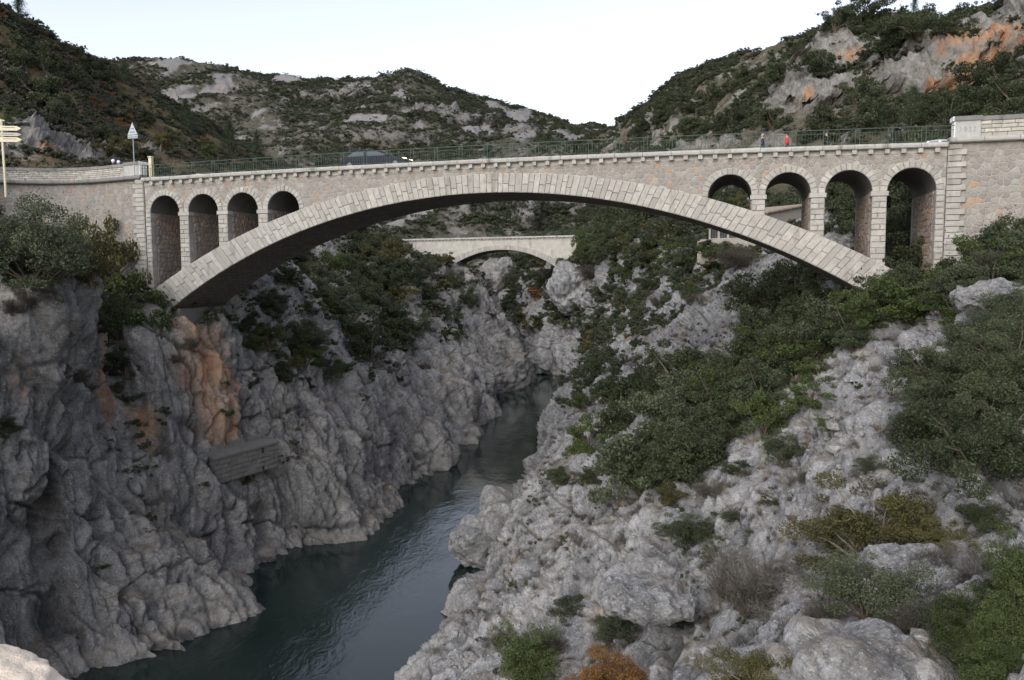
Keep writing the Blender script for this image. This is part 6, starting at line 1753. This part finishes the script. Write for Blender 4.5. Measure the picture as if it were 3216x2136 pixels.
# ================================================================ people
def figure(name, label, loc, face, top, legs, hair, h=1.72, stride=.12, arm=.25, helmet=None, bag=None):
    """standing or walking person as one skinned body, with clothes and hair as children"""
    k = h / 1.75
    root = thing(name, label, 'person', loc)
    ca, sa = math.cos(face), math.sin(face)
    def sk(nm, joints, edges, radii, mat, parent, sub=2):
        me = bpy.data.meshes.new(nm); me.from_pydata([(x * k, y * k, z * k) for x, y, z in joints], edges, []); me.update()
        o = bpy.data.objects.new(nm, me); COL.objects.link(o); o.parent = parent
        o.rotation_euler = (0, 0, face); me.materials.append(mat)
        m = o.modifiers.new('skin', 'SKIN'); m.use_smooth_shade = True
        for i, r_ in enumerate(radii): me.skin_vertices[0].data[i].radius = (r_[0] * k, r_[1] * k) if isinstance(r_, tuple) else (r_ * k, r_ * k)
        me.skin_vertices[0].data[0].use_root = True
        s_ = o.modifiers.new('smooth', 'SUBSURF'); s_.levels = sub; s_.render_levels = sub
        return o
    st_ = stride
    J = [(0, 0, .95), (0, 0, 1.18), (0, 0, 1.40), (.02, 0, 1.50), (.04, 0, 1.60), (.05, 0, 1.70),
         (0, .19, 1.40), (.02 - arm * .2, .25, 1.14), (.12, .24, .92), (.15, .24, .84),
         (0, -.19, 1.40), (-.02 + arm * .3, -.25, 1.14), (.2 * arm, -.24, .92), (.24 * arm, -.24, .84),
         (0, .10, .9), (st_ * .7, .10, .5), (st_ * .6, .10, .09), (st_ * .6 + .14, .10, .05),
         (0, -.10, .9), (-st_ * .4, -.10, .5), (-st_ * 1.2, -.10, .1), (-st_ * 1.2 + .13, -.10, .05)]
    E_ = [(0, 1), (1, 2), (2, 3), (3, 4), (4, 5), (2, 6), (6, 7), (7, 8), (8, 9), (2, 10), (10, 11), (11, 12), (12, 13), (0, 14), (14, 15), (15, 16), (16, 17), (0, 18), (18, 19), (19, 20), (20, 21)]
    Rd = [(.13, .16), (.12, .145), (.11, .16), .055, .095, .07, .06, .045, .032, .04, .06, .045, .032, .04, .085, .06, .042, .04, .085, .06, .042, .04]
    body = sk('body', J, E_, Rd, M['skin'], root)
    sk('shirt', [J[0], J[1], J[2], J[6], J[7], J[8], J[10], J[11], J[12]], [(0, 1), (1, 2), (2, 3), (3, 4), (4, 5), (2, 6), (6, 7), (7, 8)],
       [(.15, .18), (.14, .17), (.13, .18), .08, .066, .05, .08, .066, .05], top, root)
    sk('trousers', [J[0], J[14], J[15], J[16], J[18], J[19], J[20]], [(0, 1), (1, 2), (2, 3), (0, 4), (4, 5), (5, 6)], [(.145, .17), .105, .08, .06, .105, .08, .06], legs, root)
    # head details
    def lump(nm, c, r, mat, parent=root, cut=None):
        V, F = ico(3); V = V * np.array(r) + np.array(c)
        if cut is not None: V[:, 2] = np.maximum(V[:, 2], cut)
        V = V * k; W = np.stack([V[:, 0] * ca - V[:, 1] * sa, V[:, 0] * sa + V[:, 1] * ca, V[:, 2]], 1)
        o = obj(nm, W.tolist(), F, mat, None, True); o.parent = root; return o
    lump('nose', (.155, 0, 1.62), (.02, .014, .022), M['skin'])
    for y in (-.035, .035): lump('eye', (.137, y, 1.655), (.012, .014, .009), M['black_trim'])
    lump('mouth', (.138, 0, 1.565), (.008, .026, .007), M['cloth_red'])
    for y in (-.1, .1): lump('ear', (.03, y, 1.64), (.025, .014, .032), M['skin'])
    if helmet:
        hl = lump('helmet', (.04, 0, 1.67), (.145, .135, .15), helmet); lump('helmet_stripe', (.02, 0, 1.70), (.13, .11, .132), M['helmet_blue'])
        lump('visor', (.12, 0, 1.66), (.08, .1, .055), M['glass'])
    else:
        lump('hair', (.015, 0, 1.69), (.115, .105, .085), hair, cut=1.655)
    for y, off in ((.24, .15), (-.24, .24 * arm)):        # fingers
        for i in range(4): lump('finger', (off + .005 + .004 * i, y - .03 + .02 * i, .775 - .004 * abs(i - 1.5)), (.009, .009, .045), M['skin'])
        lump('thumb', (off + .035, y, .81), (.01, .01, .032), M['skin'])
    return root
zf = lambda s: ztop(s) + .05
for px, lab, face, top, legs, hair, nm in (
        (1757, 'grey haired man in a navy top walking behind the railing', PSI * -1 + math.pi, M['cloth_navy'], M['cloth_jean'], M['hair_grey'], 'person'),
        (1813, 'person in a bright red top walking behind the railing', PSI * -1 + math.pi, M['cloth_red'], M['cloth_jean'], M['hair_dark'], 'person'),
        (1905, 'person in dark clothes behind the railing', PSI * -1 + 2.6, M['cloth_black'], M['cloth_black'], M['hair_dark'], 'person')):
    s_ = s_at(px, 5.6); figure(nm, lab, br(s_, 5.6, zf(s_)), face, top, legs, hair, 1.74)
for px, Y, lab, h in ((261, 67.5, 'motorcyclist with a white helmet just above the parapet', 1.78), (273.5, 69.0, 'motorcyclist with a white and blue helmet lower behind the parapet', 1.74)):
    p = aty(px, 400, Y); figure('person', lab, (p[0], p[1], 7.45 + (aty(px, 371 if h > 1.75 else 373.5, Y)[2] - 7.45 - 1.67 * h / 1.75)), .4, M['cloth_black'], M['cloth_black'], M['hair_dark'], h, 0., .1, M['helmet_white'])

# ================================================================ the stone of the old bridge under the photographer's hand
V, F = ico(6)
V = np.sign(V) * np.abs(V) ** .6 * np.array([.40, .4, .22])
cpt = np.array(aty(-365, 1880, 1.45))
W = V + cpt
d_ = .05 * fbm(W / .3, 3) + .018 * fbm(W / .07, 3)
N_ = V / (np.linalg.norm(V, axis=1)[:, None] + 1e-9)
W = W + N_ * d_[:, None]
o = obj('parapet_stone', (W - cpt).tolist(), F, M['old_parapet'], None, True); o.location = cpt
tag(o, 'rough pale parapet stone close to the viewer in the bottom corner', 'stone')
